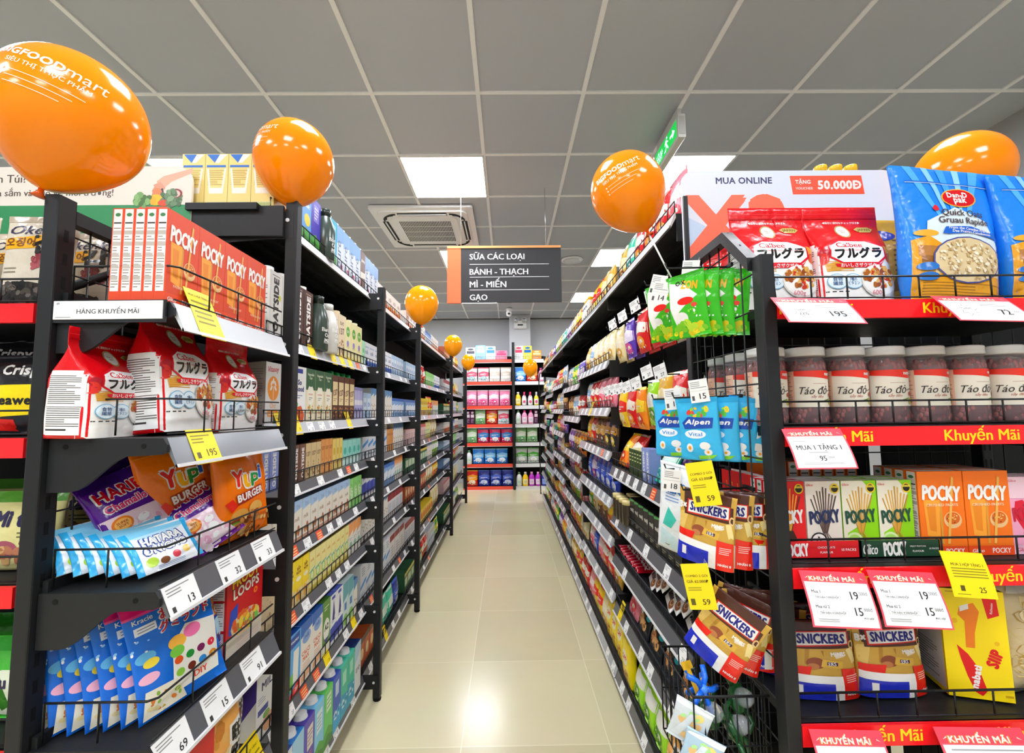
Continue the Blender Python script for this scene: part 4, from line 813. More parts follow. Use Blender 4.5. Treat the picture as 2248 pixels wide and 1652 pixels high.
carton('calci', 'milk_carton', 'milk carton', .085, .062, .2, 'f0ece2', [('p', '3a6ab4', [(0, .78), (1, .86), (1, 1), (0, 1)]), ('e', '8aa8d8', .5, .74, .36, .1), ('t', '3a5a9a', 'milk', .5, .76, .4, None, {'shear': .3, 'bold': .02}), ('t', 'd0602a', 'CALCI\nMAX', .46, .46, .66, None, {'bold': .03}), ('l', 'd89a7a', .2, .8, .24, .34, 3), ('p', 'e8b08a', [(.1, .05), (.8, .1), (.8, .2), (.1, .15)])], topcol='2a5aa8', sidecol='dcd6ca')
carton('a2', 'milk_carton', 'milk carton', .07, .06, .2, '5a8a3c', [('e', 'f4f2ea', .5, .46, .4, .2), ('t', '2a4a24', 'A2', .5, .5, .5, None, {'bold': .05}), ('p', '3a3a7a', [(.2, .3), (.8, .3), (.5, .2)]), ('r', 'efece0', 0, 1, 0, .18), ('l', 'e0e8d0', .2, .8, .8, .9, 2)], topcol='3f6a2a')
carton('bluewhite', 'milk_carton', 'milk carton', .062, .055, .195, 'eef0f2', [('p', '3a4aa8', [(0, .1), (1, .1), (1, .4), (0, .36)]), ('p', '2a2a6a', [(.3, .5), (.5, .9), (.7, .6), (.6, .48)]), ('l', '5a6ab0', .2, .8, .44, .5, 2), ('r', '3a4aa8', .2, .7, .9, .96)], topcol='5a6ac0')
carton('waterteal', 'milk_carton', 'milk carton', .062, .055, .19, 'cfe0e0', [('p', '6aa8b0', [(0, .6), (1, .7), (1, 1), (0, 1)]), ('e', '8ac06a', .5, .2, .4, .12), ('r', '4a7ab0', .3, .7, .4, .56)])
carton('whitepack', 'milk_carton', 'milk carton', .05, .05, .16, 'ece9e0', [('p', '5a8ab8', [(0, .72), (1, .84), (1, 1), (0, 1)]), ('b', ['c8b89a', '8a8a80', 'b8a080'], .5, .4, .4, .24, 10, .1)], topcol='4a7ab0')
def litre(key, top, face, ops, cap='f4f4f2', w=.078):
    carton(key, 'milk_carton', 'milk carton', w, .075, .2, face, ops, cap=cap, topcol=top, sidecol=face, ridge=True, left=[('r', top, 0, 1, .9, 1), ('l', '8a98b0', .15, .85, .2, .7, 10)])
HILL = [('p', '4a9a3a', [(0, 0), (1, 0), (1, .22), (.5, .34), (0, .26)]), ('p', '2f7a2a', [(0, 0), (1, 0), (1, .1), (.4, .2), (0, .12)])]
litre('l_pure', '1f3f92', 'dfe6ea', [('p', '2f86d8', [(0, 0), (.28, 0), (.2, 1), (0, 1)]), ('t', '6a7a80', 'pure\nnature', .6, .36, .6, None, {'shear': .2, 'rot': .9}), ('p', 'f6f8f8', [(.3, .6), (1, .5), (1, .9), (.3, .96)])], w=.09)
litre('l_sky', '2f7fc8', 'a8d4ee', [('p', 'e8f4fa', [(0, 0), (1, .1), (1, .6), (0, .5)]), ('t', '5a7a90', 'nature', .5, .35, .7, None, {'shear': .2, 'rot': .7})])
litre('l_purple', '4a3aa0', '5a48b0', HILL+[('r', 'efe6d8', .3, .85, .5, .86), ('l', '8a6a9a', .35, .8, .55, .8, 4), ('t', 'd87a3a', 'JOY', .55, .4, .4, None, {'bold': .03})])
litre('l_aqua', '7ac4e8', '8accea', HILL+[('r', 'e2f2f8', .2, .8, .5, .86), ('l', '7aa8c0', .26, .74, .54, .8, 4)])
litre('l_green', '5ac05a', '6ac46a', HILL+[('r', 'd8f0d0', .25, .8, .6, .9), ('l', '6a9a6a', .3, .75, .64, .86, 3)])
litre('l_navy', '2f4fa8', '3a5ab4', [('p', '2fa0d0', [(0, 0), (1, 0), (1, .4), (0, .3)]), ('r', 'c8d8f0', .3, .75, .62, .88), ('b', ['e8f4fa', '1c3a7a'], .5, .3, .4, .14, 10, .08)])
litre('l_teal', '4ac0a8', '44b89c', [('p', '2f9ac0', [(0, 0), (1, 0), (1, .36), (0, .46)]), ('r', 'a8e0c8', .25, .75, .6, .86), ('b', ['e8faf4', '1c6a7a'], .5, .26, .4, .14, 10, .08)])
litre('l_white', '26386a', 'e6ecee', [('t', '4a545a', 'tro', .5, .45, .6, None, {'shear': .2, 'bold': .02}), ('p', 'b8d4e4', [(0, .6), (1, .8), (1, 1), (0, 1)])], cap=None)
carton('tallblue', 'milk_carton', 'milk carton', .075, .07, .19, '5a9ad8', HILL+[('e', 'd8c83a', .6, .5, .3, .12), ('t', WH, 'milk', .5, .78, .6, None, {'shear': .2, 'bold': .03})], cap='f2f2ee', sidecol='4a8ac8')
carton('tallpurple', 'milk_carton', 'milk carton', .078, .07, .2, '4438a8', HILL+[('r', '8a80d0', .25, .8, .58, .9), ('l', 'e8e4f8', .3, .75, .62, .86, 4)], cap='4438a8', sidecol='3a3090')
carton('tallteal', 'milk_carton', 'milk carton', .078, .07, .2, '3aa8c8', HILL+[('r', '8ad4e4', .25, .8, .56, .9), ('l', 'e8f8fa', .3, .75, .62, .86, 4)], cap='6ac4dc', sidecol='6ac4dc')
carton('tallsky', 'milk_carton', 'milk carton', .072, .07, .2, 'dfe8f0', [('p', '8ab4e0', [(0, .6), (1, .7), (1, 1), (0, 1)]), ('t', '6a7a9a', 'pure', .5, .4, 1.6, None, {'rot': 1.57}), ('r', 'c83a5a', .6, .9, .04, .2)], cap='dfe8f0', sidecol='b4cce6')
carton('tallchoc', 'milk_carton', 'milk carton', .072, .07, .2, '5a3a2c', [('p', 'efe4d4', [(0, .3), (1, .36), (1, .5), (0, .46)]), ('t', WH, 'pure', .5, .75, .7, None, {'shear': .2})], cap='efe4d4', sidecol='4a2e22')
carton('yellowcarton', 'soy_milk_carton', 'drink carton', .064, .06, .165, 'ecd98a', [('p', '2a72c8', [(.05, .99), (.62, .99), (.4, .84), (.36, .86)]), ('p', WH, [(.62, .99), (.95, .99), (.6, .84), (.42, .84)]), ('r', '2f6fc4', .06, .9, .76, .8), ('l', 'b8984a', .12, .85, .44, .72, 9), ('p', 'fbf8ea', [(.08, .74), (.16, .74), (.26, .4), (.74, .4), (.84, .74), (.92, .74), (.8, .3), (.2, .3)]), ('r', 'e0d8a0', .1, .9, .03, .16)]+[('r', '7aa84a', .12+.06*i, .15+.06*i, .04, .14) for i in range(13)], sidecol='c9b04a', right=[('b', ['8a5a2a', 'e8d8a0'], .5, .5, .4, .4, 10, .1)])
carton('greencarton', 'soy_milk_carton', 'drink carton', .064, .06, .165, 'dfe4b0', [('p', '5a8a2a', [(0, .7), (1, .8), (1, 1), (0, 1)]), ('l', '8a9a5a', .1, .9, .4, .66, 6)], gable=True, topcol='6a9a3a')
# multi-packs and cases further down
for k, nm, w, h, base, ops in (('orbox', 'milk_box', .1, .13, 'f4f0ea', [('p', 'e87a3a', [(0, 0), (1, 0), (1, .4), (0, .3)]), ('t', '8a8a90', 'milk', .5, .7, .6, None), ('e', 'd8b08a', .7, .4, .16, .14)]),
        ('casewb', 'milk_case', .085, .13, 'e9ecf0', [('r', '2f62b8', 0, 1, 0, .28), ('t', '6a7a98', 'milk', .5, .62, .6, None, {'bold': .02}), ('r', 'b8c6dc', .1, .9, .78, .84)]),
        ('caselb', 'milk_case', .06, .13, 'b4d0ea', [('r', 'e2eef8', .1, .9, .3, .8), ('t', '4a6aa8', 'IN', .5, .55, .5, None)]),
        ('caseblue', 'milk_case', .075, .12, '8ab0dc', [('p', 'e9f0f6', [(0, .2), (1, .4), (1, .7), (0, .6)]), ('r', '3a6ab8', 0, 1, .84, 1)]),
        ('casered', 'milk_case', .09, .14, 'e6e2e0', [('r', '8a1a2a', 0, 1, .7, 1), ('r', 'c8ccd4', .1, .9, .2, .6)]),
        ('casestripe', 'milk_case', .085, .17, 'e0e4e8', [('p', '4a90d0', [(0, .3), (1, .46), (1, .56), (0, .4)]), ('l', '7a8a9a', .2, .8, .65, .9, 4), ('b', ['6a8ab0', 'c0d0e0'], .5, .15, .4, .1, 8, .08)]),
        ('casedark', 'biscuit_box', .12, .16, 'e2dedc', [('r', '7a1420', 0, 1, .78, 1), ('l', '9a9a9a', .2, .8, .2, .6, 4)]),
        ('casegreen', 'tea_box', .1, .12, '3a6a4a', [('r', 'c8d8b8', .1, .9, .3, .7), ('r', 'd8c04a', 0, 1, .84, 1)]),
        ('caseyellow', 'noodle_box', .09, .11, 'e8c83a', [('e', 'd8482a', .5, .5, .3, .26), ('r', 'f4e8a0', .1, .9, .1, .24)]),
        ('casepink', 'milk_case', .08, .13, 'e8c8c4', [('r', 'c85a5a', 0, 1, .8, 1), ('l', '9a7a7a', .2, .8, .3, .6, 3)]),
        ('casebrown', 'coffee_box', .075, .14, 'b4562a', [('r', '3a2a1c', 0, 1, .82, 1), ('e', 'e8d0a0', .5, .45, .3, .18)])):
    carton(k, nm, 'box', w, .1, h, base, ops)
# --- generic snack bags, several looks
GB = {}
def gbag(k, c1, c2, c3, desc, w=.13, h=.17, d=.045, shape='pillow', seed=1, word=None, name='snack_bag', cat='snack bag'):
    ops = [('p', c2, [(0, .38), (.5, .3+.1*(seed % 3)), (1, .42), (1, .66), (.5, .74), (0, .62)]), ('e', c3, .5, .26, .3, .14), ('b', [c3, c2, c1, 'f4ead0'], .5, .2, .36, .12, 14, .07), ('r', c2, 0, 1, .93, 1)]
    if word: ops.append(('t', WH if c2 not in (WH, 'f6f0e0', 'f4e9c8') else 'c02020', word, .5, .53, .72, .12, {'bold': .04}))
    else: ops.append(('l', WH, .2, .8, .46, .58, 2))
    bag(k, name, cat, w, h, d, c1, ops, shape=shape, wr=.004, seed=seed*7+3, res=.014, NV=20, NT=28); GB[k] = desc
gbag('g_yellow', 'f2c81c', 'd8281c', 'f6e6a0', 'yellow snack bag with red band', seed=1)
gbag('g_red', 'd01c20', 'f6f0e0', 'f0a03a', 'red snack bag with cream band', seed=2)
gbag('g_cream', 'ecdca8', 'f4e9c8', 'c8983a', 'cream coloured snack bag', seed=3)
gbag('g_orange', 'ee8a24', 'f6d23a', 'c83a1c', 'orange snack bag with yellow band', seed=4)
gbag('g_green', '4aa83a', 'f2e23a', 'e8f0c0', 'green snack bag with yellow band', seed=5)
gbag('g_blue', '1c3a9a', '4a6ad8', 'c8d8f6', 'deep blue snack bag', seed=6)
gbag('g_purple', '5a3aa8', 'e8dcf4', 'd85a9a', 'purple snack bag with white band', seed=7)
gbag('g_pink', 'e88a9a', 'f6e0e0', 'd83a4a', 'pink snack bag with pale band', seed=8)
gbag('g_brown', '7a4a2a', 'd8a85a', '3a2216', 'brown snack bag with tan band', seed=9)
gbag('g_lime', '9ad42a', 'f4f6ea', '4a8a1c', 'lime green snack bag', seed=10, word='TOP\nRICE')
gbag('g_white', 'efece4', '8ab0d0', 'c8b08a', 'white snack bag with pale blue band', seed=11)
gbag('g_gold', 'd8a83a', 'f6e6b0', 'a8621c', 'gold snack bag', seed=12)
gbag('g_teal', '3ac0a0', 'd8f4ea', '2a8a90', 'teal green snack bag', seed=13)
gbag('g_black', '262222', 'b8862e', 'e8c84a', 'black snack bag with gold band', seed=14)
# --- detergent pouches and bottles of the rear rack
gbag('d_white', 'f0eef0', 'd8506a', '8ac0c8', 'white detergent bag with red print', w=.2, h=.26, d=.08, shape='pouch', seed=15, name='detergent_pouch', cat='detergent pouch')
gbag('d_plain', 'efe9e2', 'c8b8a8', 'e8d8d0', 'cream detergent bag with faint print', w=.19, h=.26, d=.08, shape='pouch', seed=16, name='detergent_pouch', cat='detergent pouch')
gbag('d_pink', 'f08ab0', 'f8d8e4', 'd83a7a', 'pink detergent pouch', w=.19, h=.28, d=.08, shape='pouch', seed=17, name='detergent_pouch', cat='detergent pouch')
gbag('d_rose', 'd82a5a', '3a8ad0', 'f6f6f6', 'crimson detergent pouch with blue oval', w=.2, h=.25, d=.08, shape='pouch', seed=18, name='detergent_pouch', cat='detergent pouch')
gbag('d_blue', '2a7ad0', '8ac8f0', 'f4f8fa', 'bright blue detergent pouch', w=.2, h=.26, d=.08, shape='pouch', seed=19, name='detergent_pouch', cat='detergent pouch')
gbag('d_navy', '1c2a8a', '4a6ad0', 'c8d4f4', 'navy blue detergent pouch', w=.2, h=.27, d=.08, shape='pouch', seed=20, name='detergent_pouch', cat='detergent pouch')
gbag('d_red', 'd0281c', 'f0a02a', 'f6e4c0', 'red and orange detergent pouch', w=.2, h=.27, d=.08, shape='pouch', seed=21, name='detergent_pouch', cat='detergent pouch')
gbag('d_green', '8ab87a', 'e8f2dc', '5a9a6a', 'pale green detergent pouch', w=.19, h=.27, d=.08, shape='pouch', seed=22, name='detergent_pouch', cat='detergent pouch')
gbag('d_grey', 'c4ccc4', '5ab04a', 'f2f4ee', 'grey detergent pouch with green band', w=.2, h=.27, d=.08, shape='pouch', seed=23, name='detergent_pouch', cat='detergent pouch')
for k, base, band, nm, w, h in (('t_white', 'ecebea', '5a5a62', 'toilet_roll_pack', .17, .22), ('t_blue', '9acbea', 'f2f6fa', 'toilet_roll_pack', .17, .26), ('t_pale', 'd4e6f2', '3a8ac8', 'tissue_pack', .17, .24), ('t_pink', 'f08aa4', 'd83a6a', 'tissue_pack', .2, .16), ('t_box', 'f0eeea', 'd84a6a', 'tissue_box', .15, .24), ('t_yel', 'f0e65a', '2a6ab0', 'detergent_box', .15, .24), ('t_or', 'f0941c', 'f6e0a0', 'detergent_box', .16, .16), ('t_dark', '5a2a4a', 'e8d8e0', 'detergent_box', .07, .24)):
    carton(k, nm, 'pack', w, .16, h, base, [('r', band, .1, .9, .5, .72), ('l', '9a9aa4', .15, .85, .12, .4, 4), ('e', band, .5, .85, .3, .08)], kind='gloss')
def spray(key, body, head):
    b = MB(); b.lathe([(.001, 0), (.04, 0), (.043, .01), (.043, .11), (.03, .16), (.015, .18), (.014, .2)], M(body, 'gloss'), 16)
    draw(b, lambda x, z, o: cyl(.0432, .02)(x-.04, z, o), .08, .09, [('r', 'f2f2f0', 0, 1, 0, 1), ('e', 'd85a8a', .5, .5, .3, .3)], .01)
    h = MB(); h.box(-.014, .014, -.05, .03, .2, .235, M(head, 'gloss')); h.box(-.006, .006, -.035, -.027, .155, .2, M(head, 'gloss')); h.lathe([(.017, .18), (.017, .2)], M(head, 'gloss'), 12)
    P[key] = Proto('spray_bottle', 'spray bottle', b, .1, .09, .235, [('spray_head', h, '')])
spray('spray_pink', 'e8e6e4', 'e0507a'); spray('spray_yel', 'e8d83a', 'e8e8e8')
def jug(key, body, cap, lab):
    bottle(key, 'cleaner_bottle', 'cleaner bottle', [(.001, 0), (.045, 0), (.05, .01), (.05, .13), (.04, .17), (.02, .2), (.018, .205)], body, (cap, [(.022, .2), (.022, .235), (.001, .237)]), [('r', lab, 0, 1, 0, 1), ('l', '6a6a7a', .2, .8, .3, .7, 3)], (.0502, .03, .09, .09))
jug('j_yel', 'f0c81c', 'e8e8e0', 'f6e8a0'); jug('j_mag', 'b83ac0', 'e8a0d0', 'f0d8f0'); jug('j_blue', '24389a', 'd8302a', '8aa0e0'); jug('j_white', 'e8e8ea', '5a8a5a', 'd8e8d8'); jug('j_pink', 'e8a0c0', 'd84a8a', 'f6e4ee')
# --- long chocolate packs and tubes lying or standing on the snack shelves
carton('tubeblack', 'chocolate_tube', 'chocolate tube', .06, .06, .125, '1c1a18', [('t', 'd8d4c8', 'meiji', .5, .62, .7, None, {'bold': .03}), ('p', '4aa05a', [(0, .88), (1, .94), (1, 1), (0, .96)]), ('l', 'b8b4a0', .2, .8, .12, .24, 2), ('r', '4a463e', 0, 1, .38, .4)])
mb = MB(); mb.lathe([(.001, 0), (.024, 0), (.026, .003), (.026, .1), (.024, .104), (.001, .104)], M('3a3022', 'gloss'), 14); c = MB(); c.lathe([(.0265, .088), (.0265, .106), (.001, .107)], M('d6c68a', 'gloss'), 14)
P['tubegold'] = Proto('chocolate_tube', 'chocolate tube', mb, .054, .054, .107, [('lid', c, 'pale gold lid')])
carton('choctall', 'chocolate_box', 'chocolate box', .034, .09, .11, '3f5a24', [('r', '223014', .15, .85, .05, .95), ('l', 'b8c88a', .2, .8, .5, .9, 3)], left=[('p', 'a8c470', [(0, .2), (1, .3), (1, .8), (0, .7)])], topcol='d8dcae')
bag('bueno', 'chocolate_bar', 'chocolate bar', .125, .06, .022, 'f3f1ee', [('t', K1, 'Bueno', .5, .55, .5, .36, {'bold': .05}), ('t', 'c8202a', 'Kinder', .42, .84, .3, .16, {'bold': .03}), ('p', K1, [(.02, .95), (.16, .95), (.06, .5)]), ('e', '7a4a2c', .82, .3, .13, .22), ('e', 'd8a870', .84, .4, .08, .14)], shape='pillow', wr=.002, seed=51)
bag('redbar', 'chocolate_bar', 'chocolate bar', .15, .045, .02, 'b8142a', [('t', WH, 'KitKat', .5, .5, .5, .5, {'bold': .04, 'shear': .2}), ('p', 'f0a0b0', [(.02, .7), (.98, .7), (.98, .78), (.02, .78)])], shape='pillow', wr=.002, seed=53)
bag('cookiesdark', 'cookie_bag', 'cookie bag', .13, .15, .04, '1f2226', [('t', '6ab0c8', 'COOKIES', .5, .8, .8, .16, {'bold': .04}), ('e', 'c8844a', .4, .34, .24, .18), ('e', 'd8a468', .64, .26, .2, .15), ('b', ['4a2a18', '6a3c22'], .5, .3, .34, .18, 14, .05), ('p', 'f0ece4', [(.1, .56), (.5, .62), (.4, .46), (.1, .48)]), ('e', '3a9aa8', .84, .5, .1, .07)], shape='pillow', wr=.003, seed=57)
bag('purplebar', 'chocolate_bar', 'chocolate bar', .09, .13, .016, '6a3a9a', [('p', '8a5ab8', [(.1, .1), (.9, .3), (.9, .5), (.1, .36)]), ('e', 'd8c08a', .3, .2, .2, .1), ('l', 'e8dcf4', .2, .8, .6, .8, 2)], shape='flat', wr=.001, seed=59)
bag('yelbox', 'noodle_bag', 'noodle bag', .11, .2, .05, 'f0d418', [('e', 'f6f0c8', .5, .6, .34, .16), ('t', 'c8301c', 'OPP', .5, .6, .5, None, {'bold': .04}), ('b', ['c8902a', 'e8b84a', 'a8641c'], .5, .22, .4, .16, 16, .1)], shape='flat', n=4, wr=.002, seed=61)
bag('clearbag', 'snack_bag', 'snack bag', .17, .22, .08, 'c9b894', [('b', ['d9c48e', 'b89a5a', 'ead9ae', 'a88848', 'cdb478'], .5, .42, .46, .4, 60, .11), ('p', 'e8e2d4', [(.1, .86), (.9, .84), (.8, .94), (.2, .96)])], shape='pillow', wr=.006, seed=63)
bag('seaweed', 'seaweed_pack', 'seaweed pack', .14, .2, .03, 'd8d0be', [('p', 'b8ac98', [(0, .93), (1, .93), (1, 1), (0, 1)]), ('t', '2a2a4a', 'Okenki', .5, .84, .8, .1, {'bold': .02, 'shear': .3}), ('p', 'efb01c', [(.04, .74), (.6, .78), (.56, .64), (.02, .62)]), ('t', K1, '감', .66, .68, .4, .2, {'bold': .05}), ('t', '7a4a10', '오징어', .28, .7, .4, None, {'bold': .03}), ('b', ['8a3a44', 'a85a60', '6a2430'], .66, .48, .22, .08, 24, .06), ('e', '2a2622', .4, .12, .46, .16), ('b', ['4a443e', '1a1816', '3a342e', '6a625a'], .4, .14, .4, .13, 40, .06), ('l', '8a8272', .1, .4, .36, .44, 2)], shape='pillow', wr=.003, seed=67)
bag('blackyel', 'seaweed_pack', 'seaweed pack', .13, .16, .03, '1c1c20', [('p', 'f2d80c', [(.02, .2), (.98, .26), (.98, .62), (.02, .6)]), ('t', K1, 'Seaweed', .5, .42, .7, None, {'bold': .04}), ('t', WH, 'Crispy', .5, .78, .6, None, {'bold': .03}), ('p', 'd8241c', [(.05, .06), (.5, .04), (.45, .18), (.08, .2)]), ('e', '7ab04a', .8, .1, .14, .08)], shape='pillow', wr=.004, seed=69)
bag('mitao', 'snack_bag', 'snack bag', .14, .15, .04, 'e3dc9c', [('t', '26204a', 'Mì tảo', .5, .66, .7, .2, {'bold': .05, 'shear': .2}), ('r', '5a9a3a', 0, 1, .86, 1), ('e', 'a8586a', .34, .26, .18, .12), ('b', ['b87a5a', 'd8b07a', '8a4a3a'], .5, .22, .38, .14, 18, .07), ('l', '6a6440', .5, .9, .4, .5, 2)], shape='pillow', wr=.003, seed=71)
bag('greenveg', 'snack_bag', 'snack bag', .14, .15, .04, '4ab83a', [('e', 'e8f0d8', .5, .36, .4, .28), ('p', '3a7a2a', [(.3, .5), (.42, .56), (.56, .2), (.44, .14)]), ('t', '26204a', 'Rau củ', .5, .5, .6, None, {'bold': .04}), ('p', '2f9a2a', [(0, .84), (1, .84), (1, 1), (0, 1)])], shape='pillow', wr=.004, seed=73)
# ---------------------------------------------------------------- price tickets that slip into the rails
SHN = ['top shelf', 'second shelf', 'third shelf', 'fourth shelf', 'fifth shelf', 'sixth shelf', 'seventh shelf', 'bottom shelf']
def slant(out, hgt): return flat((0, -out-.0005, -hgt), (1, 0, 0), (0, out-.003, hgt+.002))
def slab(mb, S, x0, x1, z0, z1, m, t=.0008):
    a = [S(x, z, 0) for x, z in ((x0, z0), (x1, z0), (x1, z1), (x0, z1))]; b = [S(x, z, t) for x, z in ((x0, z0), (x1, z0), (x1, z1), (x0, z1))]
    mb.add(a+b, [(3, 2, 1, 0), (4, 5, 6, 7), (0, 1, 5, 4), (1, 2, 6, 5), (2, 3, 7, 6), (3, 0, 4, 7)], m)
def tick(key, out, hgt, w, col, num=None, up=0, big=False, words_=None):
    mb = MB(); S = slant(out, hgt); H = math.hypot(out, hgt)*.98
    slab(mb, S, -w/2, w/2, -.004 if up else .001, H+up, M(col))
    T = lambda x, z, o: S(x-w/2, z, .0009+o)
    ink = '3a3a38' if col != 'd9532c' else 'f8e0a0'
    if words_: draw(mb, T, w, H+up, words_)
    else: draw(mb, T, w, H, [('l', '8a8a88', .08, .8, .62, .92, 3), ('r', ink, .1, .2, .12, .3), ('t', '222222', num or '27', .72, .3, None, .26, {'bold': .01})] if col != 'd9532c' else [('l', 'f6d8a0', .12, .88, .2, .85, 3)])
    P[key] = Proto('price_tag', 'price tag', mb, w, .01, H)
MR, SR, CR = (.016, .034), (.02, .042), (.026, .052)
for nm, (o, h) in (('m', MR), ('s', SR), ('c', CR)):
    tick(f't{nm}_w', o, h, .05 if nm != 'c' else .075, 'f2f2f0'); tick(f't{nm}_o', o, h, .045, 'd9532c')
    tick(f't{nm}_y', o, h, .05 if nm != 'c' else .075, 'f2d614', up=.042, words_=[('t', '5a5010', 'MUA 2 TẶNG 1', .5, .8, .8, None), ('l', '8a7c1c', .1, .9, .45, .72, 4), ('t', '5a5010', '25', .75, .2, None, .1)])
for n in ('13', '32', '33', '69', '15', '91'): tick('tc_'+n, *CR, .08, 'f3f3f1', n)
tick('tc_195', *CR, .075, 'f2d614', up=.012, words_=[('l', '8a7c1c', .08, .8, .55, .85, 3), ('r', '5a5010', .1, .24, .12, .3), ('t', '3a3408', '195', .68, .26, None, .22, {'bold': .01})])
tick('tc_combo', *CR, .075, 'f2d614', up=.06, words_=[('t', '6a5c10', 'MUA 2 HỘP TẶNG 1', .5, .78, .8, None), ('l', '8a7c1c', .1, .9, .2, .7, 5)])
TN = {'w': 'white price tag', 'o': 'orange price tag', 'y': 'yellow promotion tag'}
def tags(fr, z, kind, where, pat, x0=.05, step=None):
    """pat: a letter per slot, dot for an empty one"""
    n = len(pat)
    if not n: return
    step = step or (fr.L-.06)/n; cnt_ = {}
    for i, c in enumerate(pat):
        if c == '.': continue
        k = cnt_[c] = cnt_.get(c, -1)+1
        P[f't{kind}_{c}'].put(fr.w(x0+step*i, 0, z), fr.rz, f'{TN[c]}, {ORD[k]} along the rail, {where}', group=None)
JIT = random.Random(3)
def row(fr, z, where, specs, x=.022, y=.02, gap=.002, jit=.02, tilt=0):
    for sp in specs:
        if isinstance(sp, (int, float)): x += sp; continue
        key, n = sp[0], sp[1]; desc = sp[2] if len(sp) > 2 else GB[key]; opt = sp[3] if len(sp) > 3 else {}
        p = P[key]
        for i in range(n):
            if x+p.w > fr.L+.01: return x
            q = f', {ORD[i]} in row' if n > 1 else ''
            p.put(fr.w(x+p.w/2, y+opt.get('y', 0), z+.0005), fr.rz+JIT.uniform(-jit, jit)+opt.get('r', 0), f'{desc}{q}, {where}', rx=opt.get('rx', tilt))
            x += p.w+gap+opt.get('gap', 0)
    return x
def w_(s, b): return f'{b} {SHN[s]}'
# ================================================================ front milk bay
fr = MF[0]; b = MB_[0]
for i in range(4):
    P['yellowcarton'].put((-.932+.069*i, 1.262, 1.954), 0, f'yellow soy milk carton with blue top, {ORD[i]} across the milk bay end', sc=(1.06, 1, 1.07))
row(fr, ML[0], w_(0, b), [('tan', 2, 'beige nut milk carton'), ('tallblue', 1, 'blue milk carton with green hill'), ('tallpurple', 1, 'purple milk carton with green hill'), ('oatdark', 1, 'dark green oat milk bottle'), ('tallteal', 1, 'teal milk carton with pale cap'), ('tallsky', 4, 'white and pale blue milk carton'), ('tallchoc', 1, 'dark chocolate milk carton')], x=.09, y=.015)
row(fr, ML[1], w_(1, b), [('oatw', 2, 'white oat drink carton with black lettering'), ('oatb', 2, 'brown oat drink carton with white lettering'), ('oatdark', 1, 'dark green oat milk bottle'), ('oatbottle', 1, 'grey white oat milk bottle'), ('tan', 2, 'beige nut milk carton'), ('lemon', 3, 'pale yellow soy milk carton with green disc'), ('mint', 1, 'small mint green milk carton')], y=.0)
row(fr, ML[2], w_(2, b), [('vitasoy', 2, 'grey oat drink carton with orange leaf disc'), ('sogood', 1, 'white soy milk carton with orange corner'), ('vegoat', 3, 'dark green and cream oat drink carton'), ('choccap', 4, 'brown nut milk carton with green cap'), ('lav', 4, 'small lavender milk carton')], x=.03, y=.008)
row(fr, ML[3], w_(3, b), [('blueS', 3, 'small blue milk carton'), ('brownS', 3, 'small brown chocolate milk carton'), ('tanS', 3, 'small beige nut milk carton'), ('orangeS', 3, 'small orange nut milk carton'), ('goldS', 3, 'small gold soy milk carton'), ('tealS', 4, 'small teal milk carton')], y=.008)
row(fr, ML[4], w_(4, b), [('almond', 11, 'white almond milk carton with blue top'), ('greenS', 3, 'small green milk carton')], y=.006)
carton('beigebox', 'cereal_box', 'cereal box', .11, .06, .16, 'd8c3a0', [('b', ['b89a74', 'c8ae88', 'a8865c'], .5, .5, .45, .45, 30, .05)])
row(fr, ML[5], w_(5, b), [('beigebox', 1, 'beige speckled cereal box'), ('corn', 4, 'yellow corn milk carton'), ('paleyel', 8, 'pale yellow soy milk carton with green ring'), ('whiteor', 3, 'white and orange milk carton')], y=.006)
row(fr, ML[6], w_(6, b), [('milkpowder', 2, 'white milk box with navy stripe'), ('bluemilk', 1, 'blue milk carton with a glass of milk'), ('calci', 2, 'cream calcium milk carton with blue top'), ('a2', 1, 'green milk carton with white disc'), ('bluewhite', 2, 'white milk carton with indigo blocks'), ('waterteal', 2, 'pale teal milk carton'), ('whitepack', 1, 'small white milk carton')], y=.0)
row(fr, ML[7], w_(7, b), [('l_pure', 2, 'white litre milk carton with navy top'), ('l_sky', 1, 'sky blue litre milk carton'), ('l_purple', 1, 'purple litre milk carton'), ('l_aqua', 1, 'aqua litre milk carton with green hill'), ('l_green', 1, 'green litre milk carton'), ('l_navy', 1, 'navy litre milk carton'), ('l_teal', 2, 'teal litre milk carton'), ('l_white', 1, 'white litre milk carton with blue curve')], y=-.015, jit=.01)
for i, pat in enumerate(['', 'wwy.yyyow', 'yywww.y..', '.w.w.wow.', 'wowoww.w.', '.ow.www..', 'wwooy.wyw', 'wyywww.w.']):
    tags(fr, ML[i], 'm', w_(i, b), pat, .1)
# ================================================================ the other milk bays
fr = MF[1]; b = MB_[1]
row(fr, ML[0], w_(0, b), [('tallsky', 3, 'white and pale blue milk carton'), ('orbox', 5, 'white box with orange base')])
row(fr, ML[1], w_(1, b), [('casewb', 6, 'white milk case with blue base'), ('caselb', 5, 'pale blue milk case')])
row(fr, ML[2], w_(2, b), [('caselb', 2, 'pale blue milk case'), ('whitepack', 8, 'small white milk carton'), ('caseblue', 4, 'mid blue milk case')])
row(fr, ML[3], w_(3, b), [('casestripe', 5, 'white milk case with blue stripe'), ('orangeS', 4, 'small orange nut milk carton'), ('whitepack', 5, 'small white milk carton')])
row(fr, ML[4], w_(4, b), [('bluewhite', 6, 'white milk carton with indigo blocks'), ('caseblue', 3, 'mid blue milk case'), ('whiteor', 4, 'white and orange milk carton')])
row(fr, ML[5], w_(5, b), [('whitepack', 9, 'small white milk carton'), ('casered', 4, 'white case with wine red top')])
